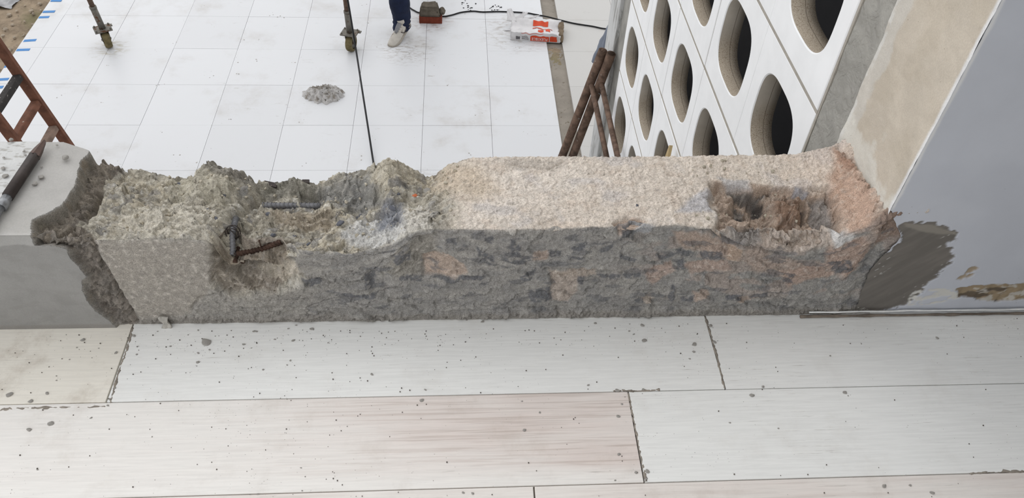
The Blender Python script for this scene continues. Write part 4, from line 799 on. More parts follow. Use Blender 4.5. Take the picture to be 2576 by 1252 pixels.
# timber lath standing behind the parapet
lt, lb = Vector(LATH[0]), Vector(LATH[1]); d = (lt - lb).normalized(); 
foot = lt + (Vector((.62, 2.02, TERRACE)) - lt)
axis = (lt - foot); Lh = axis.length; root_l = foot
bm = bmesh.new(); az = axis.normalized(); ax = Vector((0, 1, 0)); ax = (ax - az * ax.dot(az)).normalized(); ay = az.cross(ax)
prof = [(-.022, 0), (.022, 0), (.022, Lh - .11), (.004, Lh - .005), (-.006, Lh), (-.022, Lh - .085)]
fa = [bm.verts.new(foot + ax * a + az * b + ay * .006) for a, b in prof]; fb = [bm.verts.new(foot + ax * a + az * b - ay * .006) for a, b in prof]
bm.faces.new(fa); bm.faces.new(fb[::-1])
for i in range(len(prof)): bm.faces.new((fa[i], fb[i], fb[(i + 1) % len(prof)], fa[(i + 1) % len(prof)]))
tag(from_bm('timber_lath', bm, M_lath), 'pale splintered timber lath tip poking up behind the parapet', 'lath')
# blue-grey sheet roll beyond the post
a, b = Vector(TARP[0]), Vector(TARP[1]); nz, na = 60, 28; verts = []
pa = Vector((.915, 4.10, -.96)); pb = Vector((.885, 4.12, -1.27))
for i in range(nz):
    t = i / (nz - 1); c = pa.lerp(pb, t)
    for k in range(na):
        q = 2 * PI * k / na; r = (.012 + .052 * t ** .7) * (1 + .22 * math.sin(q * 5 + 2 * math.sin(t * 5)) + .12 * mn.noise(Vector((q * 2, t * 6, 1))))
        verts.append((c.x + r * math.cos(q), c.y + r * math.sin(q), c.z))
F2 = [[i * na + k, i * na + (k + 1) % na, (i + 1) * na + (k + 1) % na, (i + 1) * na + k] for i in range(nz - 1) for k in range(na)]
np_mesh('rolled_sheet', np.array(verts), np.array(F2), M_tarp, label='blue grey sheet hanging in folds beside the white end post', cat='sheet')

# ---------------------------------------------------------------- scaffold tower on castors
pL, pR = Vector(CAST[0]), Vector(CAST[1]); tower = empty('scaffold_tower', pL, label='rolling scaffold with rusty legs standing on castors on the white terrace', cat='scaffold')
for base, top, yaw in ((pL, Vector(TOPS[0]), .5), (pR, Vector(TOPS[1]), -.25)):
    o = base - pL; ax = (Vector(top) - (base + Vector((0, 0, .16)))).normalized()
    p0 = o + Vector((0, .0, .185)); topz = 2.1; p1 = p0 + Vector((ax.x / ax.z, ax.y / ax.z * .0, 1)) * topz
    m = Matrix.Translation(o) @ Matrix.Rotation(yaw, 4, 'Z') @ Matrix.Scale(1.14, 4)
    def loc(x, y, z): return m @ Vector((x, y, z))
    tubeobj('jack_tube', [p0, p0 + (p1 - p0) * .095], .0265, M_galv, tower, 16)
    tubeobj('leg_tube', [p0 + (p1 - p0) * .09, p1], .021, M_pipe, tower, 16)
    tubeobj('collar', [p0 + (p1 - p0) * .088, p0 + (p1 - p0) * .098], .029, M_galv, tower, 16)
    bm = bmesh.new(); box(bm, -.062, .062, -.05, .05, .150, .162, .002, m); pl = from_bm('swivel_plate', bm, M_galv, tower)
    for sx in (-1, 1):
        for sy in (-1, 1): tubeobj('bolt', [loc(.05 * sx, .038 * sy, .16), loc(.05 * sx, .038 * sy, .172)], .007, M_galv, pl, 6)
    bm = bmesh.new()
    for s in (-1, 1):
        q = [(-.035, .150), (.045, .150), (.025, .075), (.012, .055), (-.006, .055), (-.02, .08)]
        A = [bm.verts.new(loc(s * .031, y, z)) for y, z in q]; B_ = [bm.verts.new(loc(s * .027, y, z)) for y, z in q]
        bm.faces.new(A); bm.faces.new(B_[::-1])
        for i in range(6): bm.faces.new((A[i], A[(i + 1) % 6], B_[(i + 1) % 6], B_[i]))
    fk = from_bm('fork', bm, M_galv, tower)
    tubeobj('axle', [loc(-.036, .003, .068), loc(.036, .003, .068)], .008, M_galv, fk, 8)
    bm = bmesh.new(); box(bm, .03, .075, .03, .06, .142, .150, .002, m); from_bm('brake_pedal', bm, M_galv, tower)
    tyre = smat('dirty_olive_tyre', (104, 94, 66), .9, .3, 25)
    bm = bmesh.new(); prof_ = [(-.026, .046), (-.026, .060), (-.017, .067), (0, .068), (.017, .067), (.026, .060), (.026, .046)]
    rings = []
    for k in range(28):
        q = 2 * PI * k / 28; rings.append([bm.verts.new(loc(x, .003 + r * math.cos(q), .068 + r * math.sin(q))) for x, r in prof_])
    for k in range(28):
        A, B_ = rings[k], rings[(k + 1) % 28]
        for i in range(6): bm.faces.new((A[i], A[i + 1], B_[i + 1], B_[i]))
    wh = from_bm('tyre', bm, tyre, tower, smooth=True)
    tubeobj('wheel_hub', [loc(-.02, .003, .068), loc(.02, .003, .068)], .047, M_galv, wh, 20)
for z in (1.15, 2.0): tubeobj('cross_tube', [(0, 0, z + .1), (pR.x - pL.x, pR.y - pL.y, z + .1)], .021, M_pipe, tower, 12)

# ---------------------------------------------------------------- taut cable down to the terrace, and the cable along the floor
h0, h1, h2 = [Vector(p) for p in HANG]
pts = [Vector((pR.x - .03, pR.y - .035, TERRACE + 1.285)), Vector((pR.x - .02, pR.y - .08, TERRACE + 1.2)), h0, h1, h1.lerp(h2, .35), h1.lerp(h2, .7), h2, h2 + Vector((.16, -.9, 0)), h2 + Vector((.22, -1.9, 0))]
tag(tubeobj('hanging_cable', smooth_path(pts, 8), .0075, M_black, n=8), 'thick black cable running down beside the right scaffold leg to the terrace', 'cable')
tag(tubeobj('floor_cable', smooth_path(CABLE, 6), .0068, M_black, n=8), 'thin black cable snaking over the white tiles under the brick', 'cable')

# ---------------------------------------------------------------- brick with concrete lump
b0, b1 = Vector(BRICK[0]), Vector(BRICK[1]); yaw = math.atan2(b1.y - b0.y, b1.x - b0.x); W_ = (b1 - b0).length; mid = (b0 + b1) / 2
brick = empty('red_brick', (mid.x, mid.y + .055, TERRACE), yaw, label='red clay brick under a grey concrete lump on the terrace', cat='brick')
bm = bmesh.new(); box(bm, -W_ / 2, W_ / 2, -.055, .055, .0, .068, .004)
bmesh.ops.subdivide_edges(bm, edges=bm.edges, cuts=2, use_grid_fill=True)
for v in bm.verts: v.co += Vector(mn.noise_vector(v.co * 30)) * .0015
from_bm('brick_body', bm, M_brickred, brick)
lump = empty('concrete_lump', (mid.x, mid.y + .055, TERRACE + .068), yaw, label='grey broken concrete lump lying on the red brick', cat='concrete lump')
bm = bmesh.new(); w = W_ / 2
q = [(-w - .002, -.06, 0), (w - .01, -.062, 0), (w - .012, .06, 0), (-w + .01, .062, 0), (-w + .012, -.045, .085), (w - .03, -.042, .088), (w - .05, .055, .105), (-w + .03, .058, .10)]
vs_ = [bm.verts.new(p) for p in q]
for f in ((0, 3, 2, 1), (4, 5, 6, 7), (0, 1, 5, 4), (1, 2, 6, 5), (2, 3, 7, 6), (3, 0, 4, 7)): bm.faces.new([vs_[i] for i in f])
bmesh.ops.bevel(bm, geom=list(bm.edges), offset=.01, segments=2, affect='EDGES')
bmesh.ops.subdivide_edges(bm, edges=bm.edges, cuts=3, use_grid_fill=True)
for v in bm.verts:
    if v.co.z > .004: v.co += Vector(mn.noise_vector(v.co * 22)) * .007 + Vector(mn.noise_vector(v.co * 70)) * .003
from_bm('lump_body', bm, M_block, lump, smooth=True)
bm = chip_bm(55, .9, 3)
for v in bm.verts: v.co = Vector((v.co.x * .07 + w + .004, v.co.y * .09 - .01, v.co.z * .085 + .036))
from_bm('split_flake', bm, M_block, lump)

# ---------------------------------------------------------------- torn sack of tile adhesive
B0, B1, B2 = [Vector(p) for p in BAG]; yaw = math.atan2(B1.y - B0.y, B1.x - B0.x); Wb = (B1 - B0).length + .03; Db = .26; Hb = .085
bag = empty('adhesive_sack', (B0.x, B0.y, TERRACE), yaw, label='crumpled torn white and orange sack lying across the drain channel', cat='sack')
bm = bmesh.new(); bmesh.ops.create_cube(bm, size=1); bmesh.ops.subdivide_edges(bm, edges=bm.edges, cuts=22, use_grid_fill=True)
def bag_warp(p):
    x, y, z = p
    t = x / Wb
    z2 = z * (1 - .22 * max(0, t - .75) * 2)
    if z > .02: z2 += .016 * mn.noise(Vector((x * 14, y * 14, 1))) + .010 * mn.noise(Vector((x * 32, y * 30, 5))) - .03 * math.exp(-((y - Db * .55) / .06) ** 2) * (z / Hb)
    y2 = y + .008 * mn.noise(Vector((x * 16, z * 20, 9))) * min(1, z / .03)
    x2 = x + .014 * mn.noise(Vector((y * 20, z * 25, 3))) * (1 if t > .9 or t < .1 else .2)
    return Vector((x2, y2, max(.0, z2)))
for v in bm.verts:
    u = v.co + Vector((.5, .5, .5)); r = .0
    sx = (u.z - .5) * 0
    p = Vector((u.x * Wb, u.y * Db, u.z * Hb)); v.co = bag_warp(p)
from_bm('paper_body', bm, M_bag, bag, smooth=True)
def bag_patch(name, x0, x1, z0, z1, mat, off, face='front', y0=0, y1=0, nx=16, nz=6):
    vs_ = []
    for i in range(nx):
        for k in range(nz):
            if face == 'front': p = bag_warp((x0 + (x1 - x0) * i / (nx - 1), 0, z0 + (z1 - z0) * k / (nz - 1))); p.y -= off
            else: p = bag_warp((x0 + (x1 - x0) * i / (nx - 1), y0 + (y1 - y0) * k / (nz - 1), Hb)); p.z += off
            vs_.append(tuple(p))
    o = np_mesh(name, np.array(vs_), grid_faces(nx, nz), mat, bag); return o
bag_patch('orange_panel', .185, .355, .006, .058, M_orange, .0025)
bag_patch('orange_panel', .362, .425, .010, .058, M_orange, .0025)
bag_patch('orange_print', .20, .38, 0, 0, M_orange, .003, 'top', .10, .13); bag_patch('orange_print', .25, .30, 0, 0, M_orange, .003, 'top', .02, .055)
bag_patch('orange_print', .20, .34, 0, 0, M_orange, .003, 'top', .17, .22)
bag_patch('red_line', .10, .30, .079, .083, M_orange, .003)
bag_patch('orange_print', .32, .36, 0, 0, M_orange, .0032, 'top', .04, .09)
for k in range(9): bag_patch('barcode_line', .052 + k * .0042, .0545 + k * .0042 + (k % 3) * .0006, .012, .045, M_print, .0026, nx=2, nz=3)
for k in range(4): bag_patch('small_print', .105, .172 - .01 * (k % 2), .016 + k * .010, .0195 + k * .010, M_print, .0026, nx=6, nz=2)
cu = bpy.data.curves.new('lettering', 'FONT'); cu.body = 'FLEXIBLE'; cu.size = .034; cu.extrude = .0008; cu.align_x = 'CENTER'; cu.align_y = 'CENTER'; cu.materials.append(M_whitep); cu.space_character = 1.1
tmp_ = bpy.data.objects.new('lettering_curve', cu); C.objects.link(tmp_); bpy.context.view_layer.update()
me = bpy.data.meshes.new_from_object(tmp_); bpy.data.objects.remove(tmp_, do_unlink=True); me.materials.clear(); me.materials.append(M_whitep)
o = bpy.data.objects.new('lettering', me); link(o, bag); o.matrix_local = Matrix.Translation((.27, -.011, .034)) @ Matrix.Rotation(PI / 2, 4, 'X') @ Matrix.Rotation(PI, 4, 'Z')
bag_patch('white_line', .20, .34, .0125, .0135, M_whitep, .0032, nx=8, nz=2)
bm = bmesh.new(); bmesh.ops.create_cube(bm, size=1); bmesh.ops.subdivide_edges(bm, edges=bm.edges, cuts=8, use_grid_fill=True)
for v in bm.verts:
    p = Vector(((v.co.x + .5) * .045 + Wb - .02, (v.co.y + .5) * (Db - .02) + .01, (v.co.z + .5) * .075)); v.co = p + Vector(mn.noise_vector(p * 30)) * .012; v.co.z = max(0, v.co.z)
from_bm('folded_end', bm, M_bagend, bag, smooth=True, label='dirty brown folded sack end')
for k, (x0, y0, hx, hy, hz) in enumerate(((0, .20, -.03, .10, .07), (0, .02, -.045, .0, .012), (.05, .22, .07, .08, .05), (.12, .24, .12, .05, .03))):
    vs_ = []
    for i in range(10):
        for j in range(10):
            s, t = i / 9, j / 9
            p = Vector((x0 + hx * t + (s - .5) * .09 * (1 - .5 * t), y0 + hy * t, Hb * .85 + hz * t)) + Vector(mn.noise_vector(Vector((s * 3, t * 3, k * 5)))) * .016 * (t + .2); vs_.append(tuple(p))
    o = np_mesh('torn_flap', np.array(vs_), grid_faces(10, 10), M_bag, bag); mo = o.modifiers.new('thick', 'SOLIDIFY'); mo.thickness = .002

# ---------------------------------------------------------------- wooden ladder
l0, l1, r1, r2, r3 = [Vector(p) for p in LADDER]
d = (l1 - l0).normalized(); base = l0 + d * ((TERRACE - l0.z) / d.z); top = base + d * 2.6
ladder = empty('wooden_ladder', base, label='paint spattered reddish brown wooden ladder standing on the terrace', cat='ladder')
side = Vector((d.z, 0, -d.x))
def beam(name, p, q, wv, tv, mat, parent, **k):
    bm = bmesh.new(); p, q = Vector(p), Vector(q); n = 8; rings = []
    for i in range(n + 1):
        c = p.lerp(q, i / n); rings.append([bm.verts.new(c + wv * a + tv * b + Vector(mn.noise_vector((c + wv * a + tv * b) * 9)) * .0015) for a, b in ((-1, -.8), (-.8, -1), (.8, -1), (1, -.8), (1, .8), (.8, 1), (-.8, 1), (-1, .8))])
    for A, B_ in zip(rings, rings[1:]):
        for i in range(8): bm.faces.new((A[i], A[(i + 1) % 8], B_[(i + 1) % 8], B_[i]))
    bm.faces.new(rings[0][::-1]); bm.faces.new(rings[-1]); return from_bm(name, bm, mat, parent, **k)
for yy in (0, -.40): beam('rail', Vector((0, yy, .012)), d * 2.6 + Vector((0, yy, .012)), side * .032, Vector((0, .018, 0)), M_wood, ladder)
for k, z in enumerate((r2.z, r1.z, r3.z, r3.z + .26, r3.z + .52, r2.z - .2, r2.z - .4)):
    t = (z - base.z) / d.z; c = d * t
    lowz = {0: M_wood2, 1: M_wood, 2: M_paintblack}.get(k, M_wood)
    beam('rung', c + Vector((0, -.02, 0)), c + Vector((0, -.39, 0)), side * .028, d * .020, lowz, ladder, **({'label': 'rung smeared with black paint'} if k == 2 else {}))
pts = [d * 1.02 + Vector((0, -.40, 0)) + Vector(p) for p in ((.02, -.03, .0), (.03, -.03, -.06), (.01, -.03, -.12), (-.03, -.02, -.14))]
tubeobj('wire_tie', smooth_path(pts), .004, M_black, ladder, 6)

# ---------------------------------------------------------------- chisel on the white cap
c0, c1, c2 = [Vector(p) for p in CHISEL]; dd = (c2 - c0); dd.z = 0; dd.normalize()
zc_ = .287 + .012; c0 = Vector((c0.x, c0.y, zc_)); chisel = empty('demolition_chisel', c0, label='dark steel breaker chisel lying across the white parapet cap', cat='chisel')
Lc = (Vector((c1.x, c1.y, zc_)) - c0).length
tubeobj('shank', [dd * .05, dd * Lc], .0115, M_darksteel, chisel, 6)
bm = bmesh.new(); x, y = frame_of(dd)
rg = []
for t, a, b in ((0, .0028, .0045), (.006, .0045, .006), (.03, .009, .0095), (.052, .0115, .0115)):
    rg.append([bm.verts.new(dd * t + x * a * math.cos(2 * PI * k / 6 + .3) + y * b * math.sin(2 * PI * k / 6 + .3)) for k in range(6)])
for A, B_ in zip(rg, rg[1:]):
    for i in range(6): bm.faces.new((A[i], A[(i + 1) % 6], B_[(i + 1) % 6], B_[i]))
bm.faces.new(rg[0]); bm.faces.new(rg[-1]); from_bm('point', bm, smat('brown_worn_steel', (96, 78, 71), .5, .2, 40, .3), chisel, label='brownish worn chisel point')
tubeobj('collar', [dd * (Lc - .002), dd * (Lc + .012), dd * (Lc + .014), dd * (Lc + .03)], [.0095, .0095, .0115, .0115], M_silver, chisel, 14)
tubeobj('drive_end', [dd * (Lc + .028), dd * (Lc + .13)], .0088, M_silver, chisel, 10)

# ---------------------------------------------------------------- strips of masking tape along the terrace edge
names = ['farthest strip of blue tape at the edge of the terrace, by the plastic sheet', 'second blue tape strip from the far end of the terrace edge', 'third blue tape strip from the far end, paired close to the second', 'fourth blue tape strip from the far end of the terrace edge', 'fifth blue tape strip from the far end, beside the ladder top', 'short blue tape strip half hidden by the upper ladder rail', 'blue tape strip seen through the ladder above the black rung', 'blue tape strip nearest the parapet, beside the black ladder rung']
for k, ((xa, ya), (xb, yb)) in enumerate(TAPES):
    xa = max(xa, -3.80); l = math.hypot(xb - xa, yb - ya)
    bm = bmesh.new(); r = [];  h = .018
    for i in range(9):
        t = i / 8; jag = .002 * mn.noise(Vector((k, i, 2)))
        r.append([bm.verts.new(((xb - xa) * t, (yb - ya) * t + s * h + jag, z)) for s, z in ((-1, 0), (1, 0), (1, .0012), (-1, .0012))])
    for A, B_ in zip(r, r[1:]):
        for i in range(4): bm.faces.new((A[i], A[(i + 1) % 4], B_[(i + 1) % 4], B_[i]))
    bm.faces.new(r[0][::-1]); bm.faces.new(r[-1])
    o = from_bm('tape_strip', bm, M_blue, label=names[k], cat='tape', group='blue tape strips along the terrace edge'); o.location = (xa, ya, TERRACE + .0008)

# ---------------------------------------------------------------- plastic sheet, mortar-smeared heap, small dark debris
n = 60; gx, gy = np.meshgrid(np.linspace(-.5, .5, n), np.linspace(-.45, .45, n), indexing='ij'); rr = np.hypot(gx / .5, gy / .45)
gz = .10 * np.clip(1 - rr ** 2, 0, 1) + .06 * np.abs(fbm(gx, gy, 5, 3, 301)) + .03 * np.abs(fbm(gx, gy, 13, 3, 302))
o = np_mesh('plastic_sheet', np.stack([gx + .05 * fbm(gx, gy, 6, 3, 303), gy + .05 * fbm(gx, gy, 6, 3, 304), gz], -1).reshape(-1, 3), grid_faces(n, n), M_plastic, label='crumpled silver grey plastic sheet lying on the bare soil', cat='plastic sheet')
o.location = (-4.62, 7.42, TERRACE - .05)
n = 90; th, ra = np.meshgrid(np.linspace(0, 2 * PI, n), np.linspace(0, 1, 40), indexing='ij')
cx, sy = np.cos(th), np.sin(th); R_ = ra * (1 + .55 * np.stack([fbm(cx[:, 0] * 1.0, sy[:, 0], 2.6, 5, 311, .7)] * 40, 1) * ra)
rx, ry = R_ * cx * .165, R_ * sy * .115
rz = (.035 * np.clip(1 - ra ** 2, 0, 1) + .10 * (.35 - np.abs(fbm(rx * .7, ry * 1.5, 15, 3, 312))).clip(0) * (1 - ra ** 6) + .035 * (.4 - np.abs(fbm(rx * .8, ry * 1.8, 38, 3, 313))).clip(0) * (1 - ra ** 10)) + .001
rag = np_mesh('mortar_heap', np.stack([rx, ry, rz], -1).reshape(-1, 3), grid_faces(n, 40), M_rag, label='crumpled mortar smeared white sheet lying alone on the terrace tiles', cat='crumpled sheet')
rag.location = (RAG[0][0], RAG[0][1], TERRACE)
def flakes(pts, per, spread, rmin, rmax, z):
    bm = bmesh.new()
    for x, y in pts:
        for k in range(per):
            r = random.uniform(rmin, rmax); p = Vector((x + random.gauss(0, spread), y + random.gauss(0, spread * 1.4), z + r * .2))
            g = bmesh.ops.create_icosphere(bm, subdivisions=1, radius=r, matrix=Matrix.Translation(p))['verts']
            for v in g: v.co += Vector(mn.noise_vector(v.co * 80)) * r * .6; v.co.z = z + max(0, (v.co.z - z)) * .45
    return bm
tag(from_bm('black_flakes', flakes(SPOTS, 3, .02, .004, .012, TERRACE), M_black), 'black crumbs scattered on the white tiles beyond the floor cable', 'debris', kind='stuff')
tag(from_bm('terrace_grit', flakes([tuple(p) for p in SPOTS2] + [(random.uniform(-3.5, .8), random.uniform(4.6, 7.4)) for _ in range(45)], 2, .02, .002, .007, TERRACE), M_chip), 'small grey grit scattered over the white terrace tiles', 'grit', kind='stuff')

# ---------------------------------------------------------------- concrete chips on the planks and on the cap
ORD = 'first second third fourth fifth sixth seventh eighth ninth tenth eleventh twelfth thirteenth fourteenth fifteenth sixteenth seventeenth eighteenth nineteenth twentieth'.split()
def nth(i):
    if i < 20: return ORD[i]
    t, u = divmod(i + 1, 10); return ('twentieth', 'thirtieth', 'fortieth')[t - 2] if u == 0 else ('twenty', 'thirty', 'forty')[t - 2] + '-' + ORD[u - 1]
def zone(x, y):
    for r, (y0, y1) in enumerate(ROWS):
        if y >= y0 - .001: break
    k = math.floor((x - JOINT[r]) / 1.272)
    return {(0, -2): 'the cream plank at the parapet', (0, -1): 'the long white plank at the parapet', (0, 0): 'the plank below the right wall', (1, -1): 'the pink grained plank', (1, 0): 'the white plank beside the pink one'}.get((r, k), 'the front row of planks')
zones = {}
for x, y, s in sorted(FLOOR_CHIPS): zones.setdefault(zone(x, y), []).append((x, y, s))
k = 0
for zn, lst in zones.items():
    for i, (x, y, s) in enumerate(lst):
        o = bpy.data.objects.new('concrete_chip', chip_meshes[k % 6]); link(o); k += 1
        o.scale = (s * random.uniform(.85, 1.1), s * random.uniform(.5, .8), s * .5); o.rotation_euler = (0, 0, random.uniform(-.7, .7)); o.location = (x, y, s * .085)
        tag(o, '%s grey chip, %s from left on %s' % ('larger' if s > .02 else 'small', nth(i), zn), 'concrete chip', 'concrete chips on the balcony planks')
for k, (x, y, s) in enumerate(sorted(CAP_CHIPS)):
    o = bpy.data.objects.new('concrete_chip', chip_meshes[(k + 2) % 6]); link(o); s *= 1.25
    o.scale = (s, s * .8, s * .8); o.rotation_euler = (0, 0, random.uniform(0, 3)); o.location = (x, y, .2865 + s * .12)
    tag(o, 'small grey concrete chip, %s from the left on the white parapet cap' % nth(k), 'concrete chip', 'concrete chips on the parapet cap')
for (u, v), mat, lab, s in ((CHIP_ON_TOP[0], M_chip, 'flat grey concrete chip lying where pink and grey concrete meet', .028), (CHIP_ON_TOP[1], smat('orange_brick_crumb', (196, 112, 76), .9, .2, 60), 'tiny orange brick crumb on the hacked parapet top', .014)):
    me = chip_meshes[1].copy(); me.materials.clear(); me.materials.append(mat); o = bpy.data.objects.new('concrete_chip' if s > .02 else 'brick_crumb', me); link(o)
    p = surf(u, v); o.location = p + Vector((0, 0, s * .2)); o.scale = (s, s * .75, s * .6); o.rotation_euler = (.2, .1, .5); tag(o, lab, 'chip')
bm = bmesh.new()
for i in range(1100):
    y = random.uniform(.42, 1.10) if i % 3 else 1.10 - abs(random.gauss(0, .05)); x = random.uniform(-.95, 1.4) if i % 2 else random.gauss(-.35, .35); r = .0004 + .0012 * random.random() ** 3
    g = bmesh.ops.create_icosphere(bm, subdivisions=0 if False else 1, radius=r, matrix=Matrix.Translation((x, y, r * .6)))['verts']
tag(from_bm('concrete_dust', bm, smat('dark_grit', (96, 90, 84), .95, .3, 200, obj=False, bump=0)), 'fine dark grit sprinkled over the balcony planks', 'grit', kind='stuff')
# pale plaster flake leaning against the foot of the parapet
n = 14; gx, gy = np.meshgrid(np.linspace(-1, 1, n), np.linspace(0, 1, n), indexing='ij')
wd_ = .5 + .5 * np.sin(gy * 5 + .5) * .5; px_ = gx * .0085 * (.65 + .6 * np.abs(np.cos(gy * 3.2))) + .002 * np.sin(gy * 6); pz = gy * .030; py = -.006 * (1 - gy) + .003 * fbm(gx, gy, 2, 3, 331)
o = np_mesh('plaster_flake', np.stack([px_, py, pz], -1).reshape(-1, 3), grid_faces(n, n), M_chip2, label='pale curled plaster flake standing against the foot of the parapet', cat='plaster flake')
o.location = (PAPER[0], 1.115, 0); mo = o.modifiers.new('thick', 'SOLIDIFY'); mo.thickness = .004

# ---------------------------------------------------------------- person walking on the terrace (only one trouser leg and shoe in view)
toe, heel = Vector(FOOT[0]), Vector(FOOT[1]); ank = Vector((-.500, 6.50, TERRACE + .10))
person = empty('person', (ank.x, ank.y, TERRACE), label='person in dark blue jeans and worn white sneakers stepping across the terrace', cat='person')
def rel2(p): return Vector(p) - Vector((ank.x, ank.y, TERRACE))
hipc = Vector((.10, .30, .93))
legs = {'a': [Vector((0, 0, .075)), Vector((-.004, .005, .20)), Vector((-.01, -.01, .48)), hipc + Vector((-.09, 0, -.02))], 'b': [Vector((.22, .98, .14)), Vector((.22, .94, .25)), Vector((.21, .62, .52)), hipc + Vector((.09, 0, -.02))]}
bm = bmesh.new()
for key, pl in legs.items():
    path = smooth_path(pl, 16); nn = len(path); ring0 = None
    for i, c in enumerate(path):
        t = i / (nn - 1); r = .074 + .006 * math.exp(-(t / .06) ** 2) + .012 * math.exp(-((t - .5) / .2) ** 2) + .03 * t ** 2
        ring = []
        for k in range(28):
            q = 2 * PI * k / 28; fold = .006 * math.sin(t * 70 + 2 * math.sin(q * 2 + 1)) * math.exp(-(t / .18) ** 2) + .010 * mn.noise(Vector((math.cos(q) * 1.6, math.sin(q) * 1.6, t * 14))) 
            rr_ = r + fold; dipx = .02 * math.exp(-(t / .03) ** 2) * math.cos(q - 1.0)
            ring.append(bm.verts.new(c + Vector((rr_ * math.cos(q), rr_ * math.sin(q) * 1.08, dipx))))
        if ring0:
            for k in range(28): bm.faces.new((ring0[k], ring0[(k + 1) % 28], ring[(k + 1) % 28], ring[k]))
        ring0 = ring
g = bmesh.ops.create_uvsphere(bm, u_segments=24, v_segments=14, radius=1)['verts']
for v in g: v.co = hipc + Vector((v.co.x * .185, v.co.y * .13, v.co.z * .15 + .04))
from_bm('trousers', bm, M_denim, person, smooth=True, label='dark blue jeans')
def skin_obj(name, pts, edges, rad, mat, sub=2, root=0):
    me = bpy.data.meshes.new(name); me.from_pydata([tuple(p) for p in pts], edges, []); me.materials.append(mat)
    o = bpy.data.objects.new(name, me); link(o, person); m = o.modifiers.new('skin', 'SKIN'); m.use_smooth_shade = True
    for i, d_ in enumerate(me.skin_vertices[0].data): d_.radius = (rad[i], rad[i]) if not isinstance(rad[i], tuple) else rad[i]; d_.use_root = i == root
    s = o.modifiers.new('sub', 'SUBSURF'); s.levels = s.render_levels = sub; return o
T_ = hipc
skin_obj('shirt', [T_ + Vector(p) for p in ((0, 0, .05), (0, -.02, .22), (0, -.03, .40), (0, -.03, .50), (-.19, -.02, .47), (-.25, -.03, .28), (.19, -.02, .47), (.26, -.0, .28))], [(0, 1), (1, 2), (2, 3), (3, 4), (4, 5), (3, 6), (6, 7)], [(.17, .12), (.16, .11), (.18, .12), (.10, .08), .065, .06, .065, .06], M_shirt)
bp = [T_ + Vector(p) for p in ((0, -.03, .50), (0, -.04, .585), (0, -.05, .66), (0, -.055, .73))]
body = skin_obj('body', bp + [T_ + Vector(p) for p in ((-.20, -.02, .45), (-.25, -.03, .27), (-.27, -.12, .04), (-.275, -.16, -.03), (.20, -.02, .45), (.26, .0, .27), (.27, -.05, .02), (.275, -.07, -.05))], [(0, 1), (1, 2), (2, 3), (0, 4), (4, 5), (5, 6), (6, 7), (0, 8), (8, 9), (9, 10), (10, 11)], [.06, .055, (.078, .09), (.07, .085), .05, .045, .032, (.035, .02), .05, .045, .032, (.035, .02)], M_skin)
for sx, hb in ((-1, T_ + Vector((-.277, -.17, -.05))), (1, T_ + Vector((.277, -.08, -.07)))):
    pts, ed, rad = [hb + Vector((0, 0, .03))], [], [.016]
    for f in range(4):
        b_ = len(pts); o_ = Vector((0, -.03 + f * .019, 0)); ln = (.07, .08, .075, .06)[f]
        pts += [hb + o_, hb + o_ + Vector((-.006 * sx, 0, -ln * .5)), hb + o_ + Vector((-.02 * sx, 0, -ln))]; ed += [(0, b_), (b_, b_ + 1), (b_ + 1, b_ + 2)]; rad += [.009, .0085, .0075]
    b_ = len(pts); pts += [hb + Vector((-.006 * sx, -.042, .005)), hb + Vector((-.014 * sx, -.058, -.03))]; ed += [(0, b_), (b_, b_ + 1)]; rad += [.009, .008]
    skin_obj('hand', pts, ed, rad, M_skin, 1)
hd = T_ + Vector((0, -.055, .70)); bm = bmesh.new()
g = bmesh.ops.create_uvsphere(bm, u_segments=24, v_segments=16, radius=1)['verts']
for v in g:
    y = v.co.y; v.co = hd + Vector((v.co.x * .082, v.co.y * .10, v.co.z * .115 + .02))
    if v.co.y > hd.y - .0 or v.co.z > hd.z + .07: pass
bmesh.ops.delete(bm, geom=[v for v in bm.verts if v.co.y < hd.y - .035 and v.co.z < hd.z + .085 or v.co.z < hd.z - .05], context='VERTS')
from_bm('hair', bm, M_hair, person, smooth=True)
bm = bmesh.new(); tube(bm, [hd + Vector((0, -.085, .03)), hd + Vector((0, -.108, -.01)), hd + Vector((0, -.088, -.02))], [.008, .014, .008], 8); from_bm('nose', bm, M_skin, person, smooth=True)
for s in (-1, 1):
    bm = bmesh.new(); bmesh.ops.create_uvsphere(bm, u_segments=10, v_segments=8, radius=.011, matrix=Matrix.Translation(hd + Vector((s * .032, -.082, .022)))); from_bm('eye', bm, M_hair, person, smooth=True)
    bm = bmesh.new(); bmesh.ops.create_uvsphere(bm, u_segments=10, v_segments=8, radius=.028, matrix=Matrix.Translation(hd + Vector((s * .08, -.0, .005))) @ Matrix.Diagonal((.4, .7, 1, 1))); from_bm('ear', bm, M_skin, person, smooth=True)
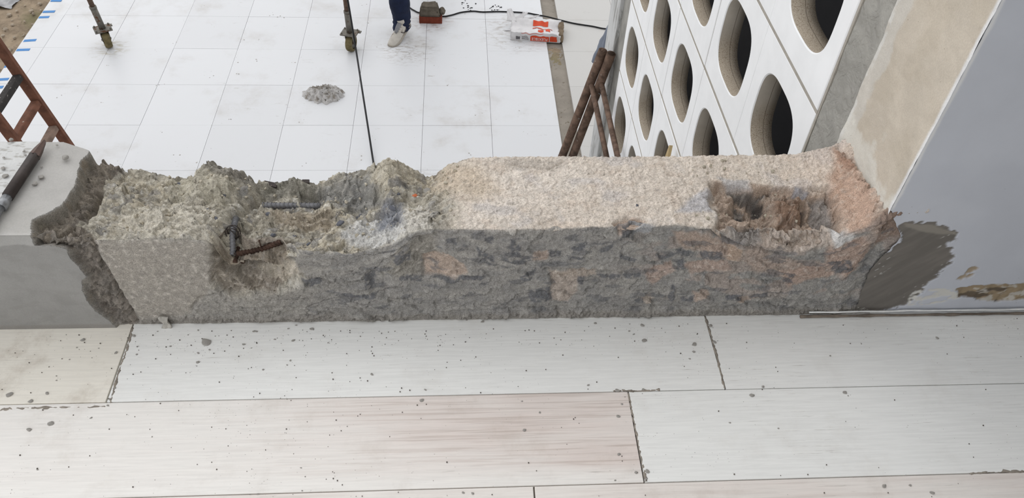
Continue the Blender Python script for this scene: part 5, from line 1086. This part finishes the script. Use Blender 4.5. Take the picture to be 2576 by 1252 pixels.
def shoe(name, ankle, direction, pitch, lab=None):
    """loft along the foot: heel at -0.08, toe at +0.20 from the ankle"""
    Lf = [(-.085, .028, .045, .075), (-.07, .036, .02, .10), (-.03, .038, .006, .125), (.02, .038, .002, .118), (.06, .042, .0, .092), (.10, .048, .0, .072), (.14, .047, .0, .058), (.175, .040, .004, .048), (.198, .026, .010, .036), (.206, .010, .014, .028)]
    a = math.atan2(direction.y, direction.x); M = Matrix.Translation(ankle) @ Matrix.Scale(1.04, 4) @ Matrix.Rotation(a, 4, 'Z') @ Matrix.Translation((.13, 0, 0)) @ Matrix.Rotation(pitch, 4, 'Y') @ Matrix.Translation((-.13, 0, 0))
    def loft(z_lo, z_hi, grow, mat, nm, parent):
        bm = bmesh.new(); prev = None; n = 20
        for x, w, zl, zh in Lf:
            lo, hi = z_lo(zl, zh), z_hi(zl, zh); ring = []
            for k in range(n):
                q = 2 * PI * k / n; c, s = math.cos(q), math.sin(q); ty = math.copysign(abs(c) ** .7, c); tz = math.copysign(abs(s) ** .7, s)
                taper = 1 - .35 * max(0, tz) * (1 if grow < .003 else 0)
                ring.append(bm.verts.new(M @ Vector((x * (1 + grow * 2), ty * (w + grow) * taper, (lo + hi) / 2 + tz * (hi - lo) / 2))))
            if prev:
                for k in range(n): bm.faces.new((prev[k], prev[(k + 1) % n], ring[(k + 1) % n], ring[k]))
            else: bm.faces.new(ring[::-1])
            prev = ring
        bm.faces.new(prev); return from_bm(nm, bm, mat, parent, smooth=True)
    up = loft(lambda l, h: l + .014, lambda l, h: h, 0, M_shoe, name, person)
    if lab: up['label'] = lab
    loft(lambda l, h: l, lambda l, h: l + .030, .004, M_sole, 'sole', up)
    bm = bmesh.new()
    for k in range(5):
        x = .03 + k * .02; z = .112 - k * .011
        tube(bm, [M @ Vector((x, sy_ * .024, z - abs(sy_) * .012)) for sy_ in (-1, -.4, .4, 1)], .0028, 6)
    from_bm('laces', bm, M_shoegrey, up, smooth=True)
    bm = bmesh.new(); pr = [M @ Vector(p) for p in ((.012, 0, .118), (.05, 0, .104), (.09, 0, .082))]; tube(bm, pr, [.02, .019, .013], 10); from_bm('tongue', bm, M_shoegrey, up, smooth=True)
    for s in (-1, 1):
        bm = bmesh.new(); tube(bm, smooth_path([M @ Vector(p) for p in ((-.045, s * .036, .062), (.0, s * .0405, .046), (.03, s * .042, .044), (.05, s * .041, .062), (.06, s * .034, .078))]), [.0012] + [.0035] * 23 + [.001], 6); from_bm('side_stripe', bm, M_darksteel, up, smooth=True)
    bm = bmesh.new(); tube(bm, [M @ Vector((-.02, 0, .10)), M @ Vector((-.012, 0, .145))], .034, 14); from_bm('sock', bm, M_shoe, up, smooth=True)
dirn = (toe - heel); shoe('sneaker', Vector((.015, -.03, 0)), Vector((-.55, -.84, 0)), .32, 'worn off white sneaker with grey sole, heel lifting off the tiles')
shoe('sneaker', Vector((.22, .98, .06)), Vector((-.2, -.95, 0)), .25)
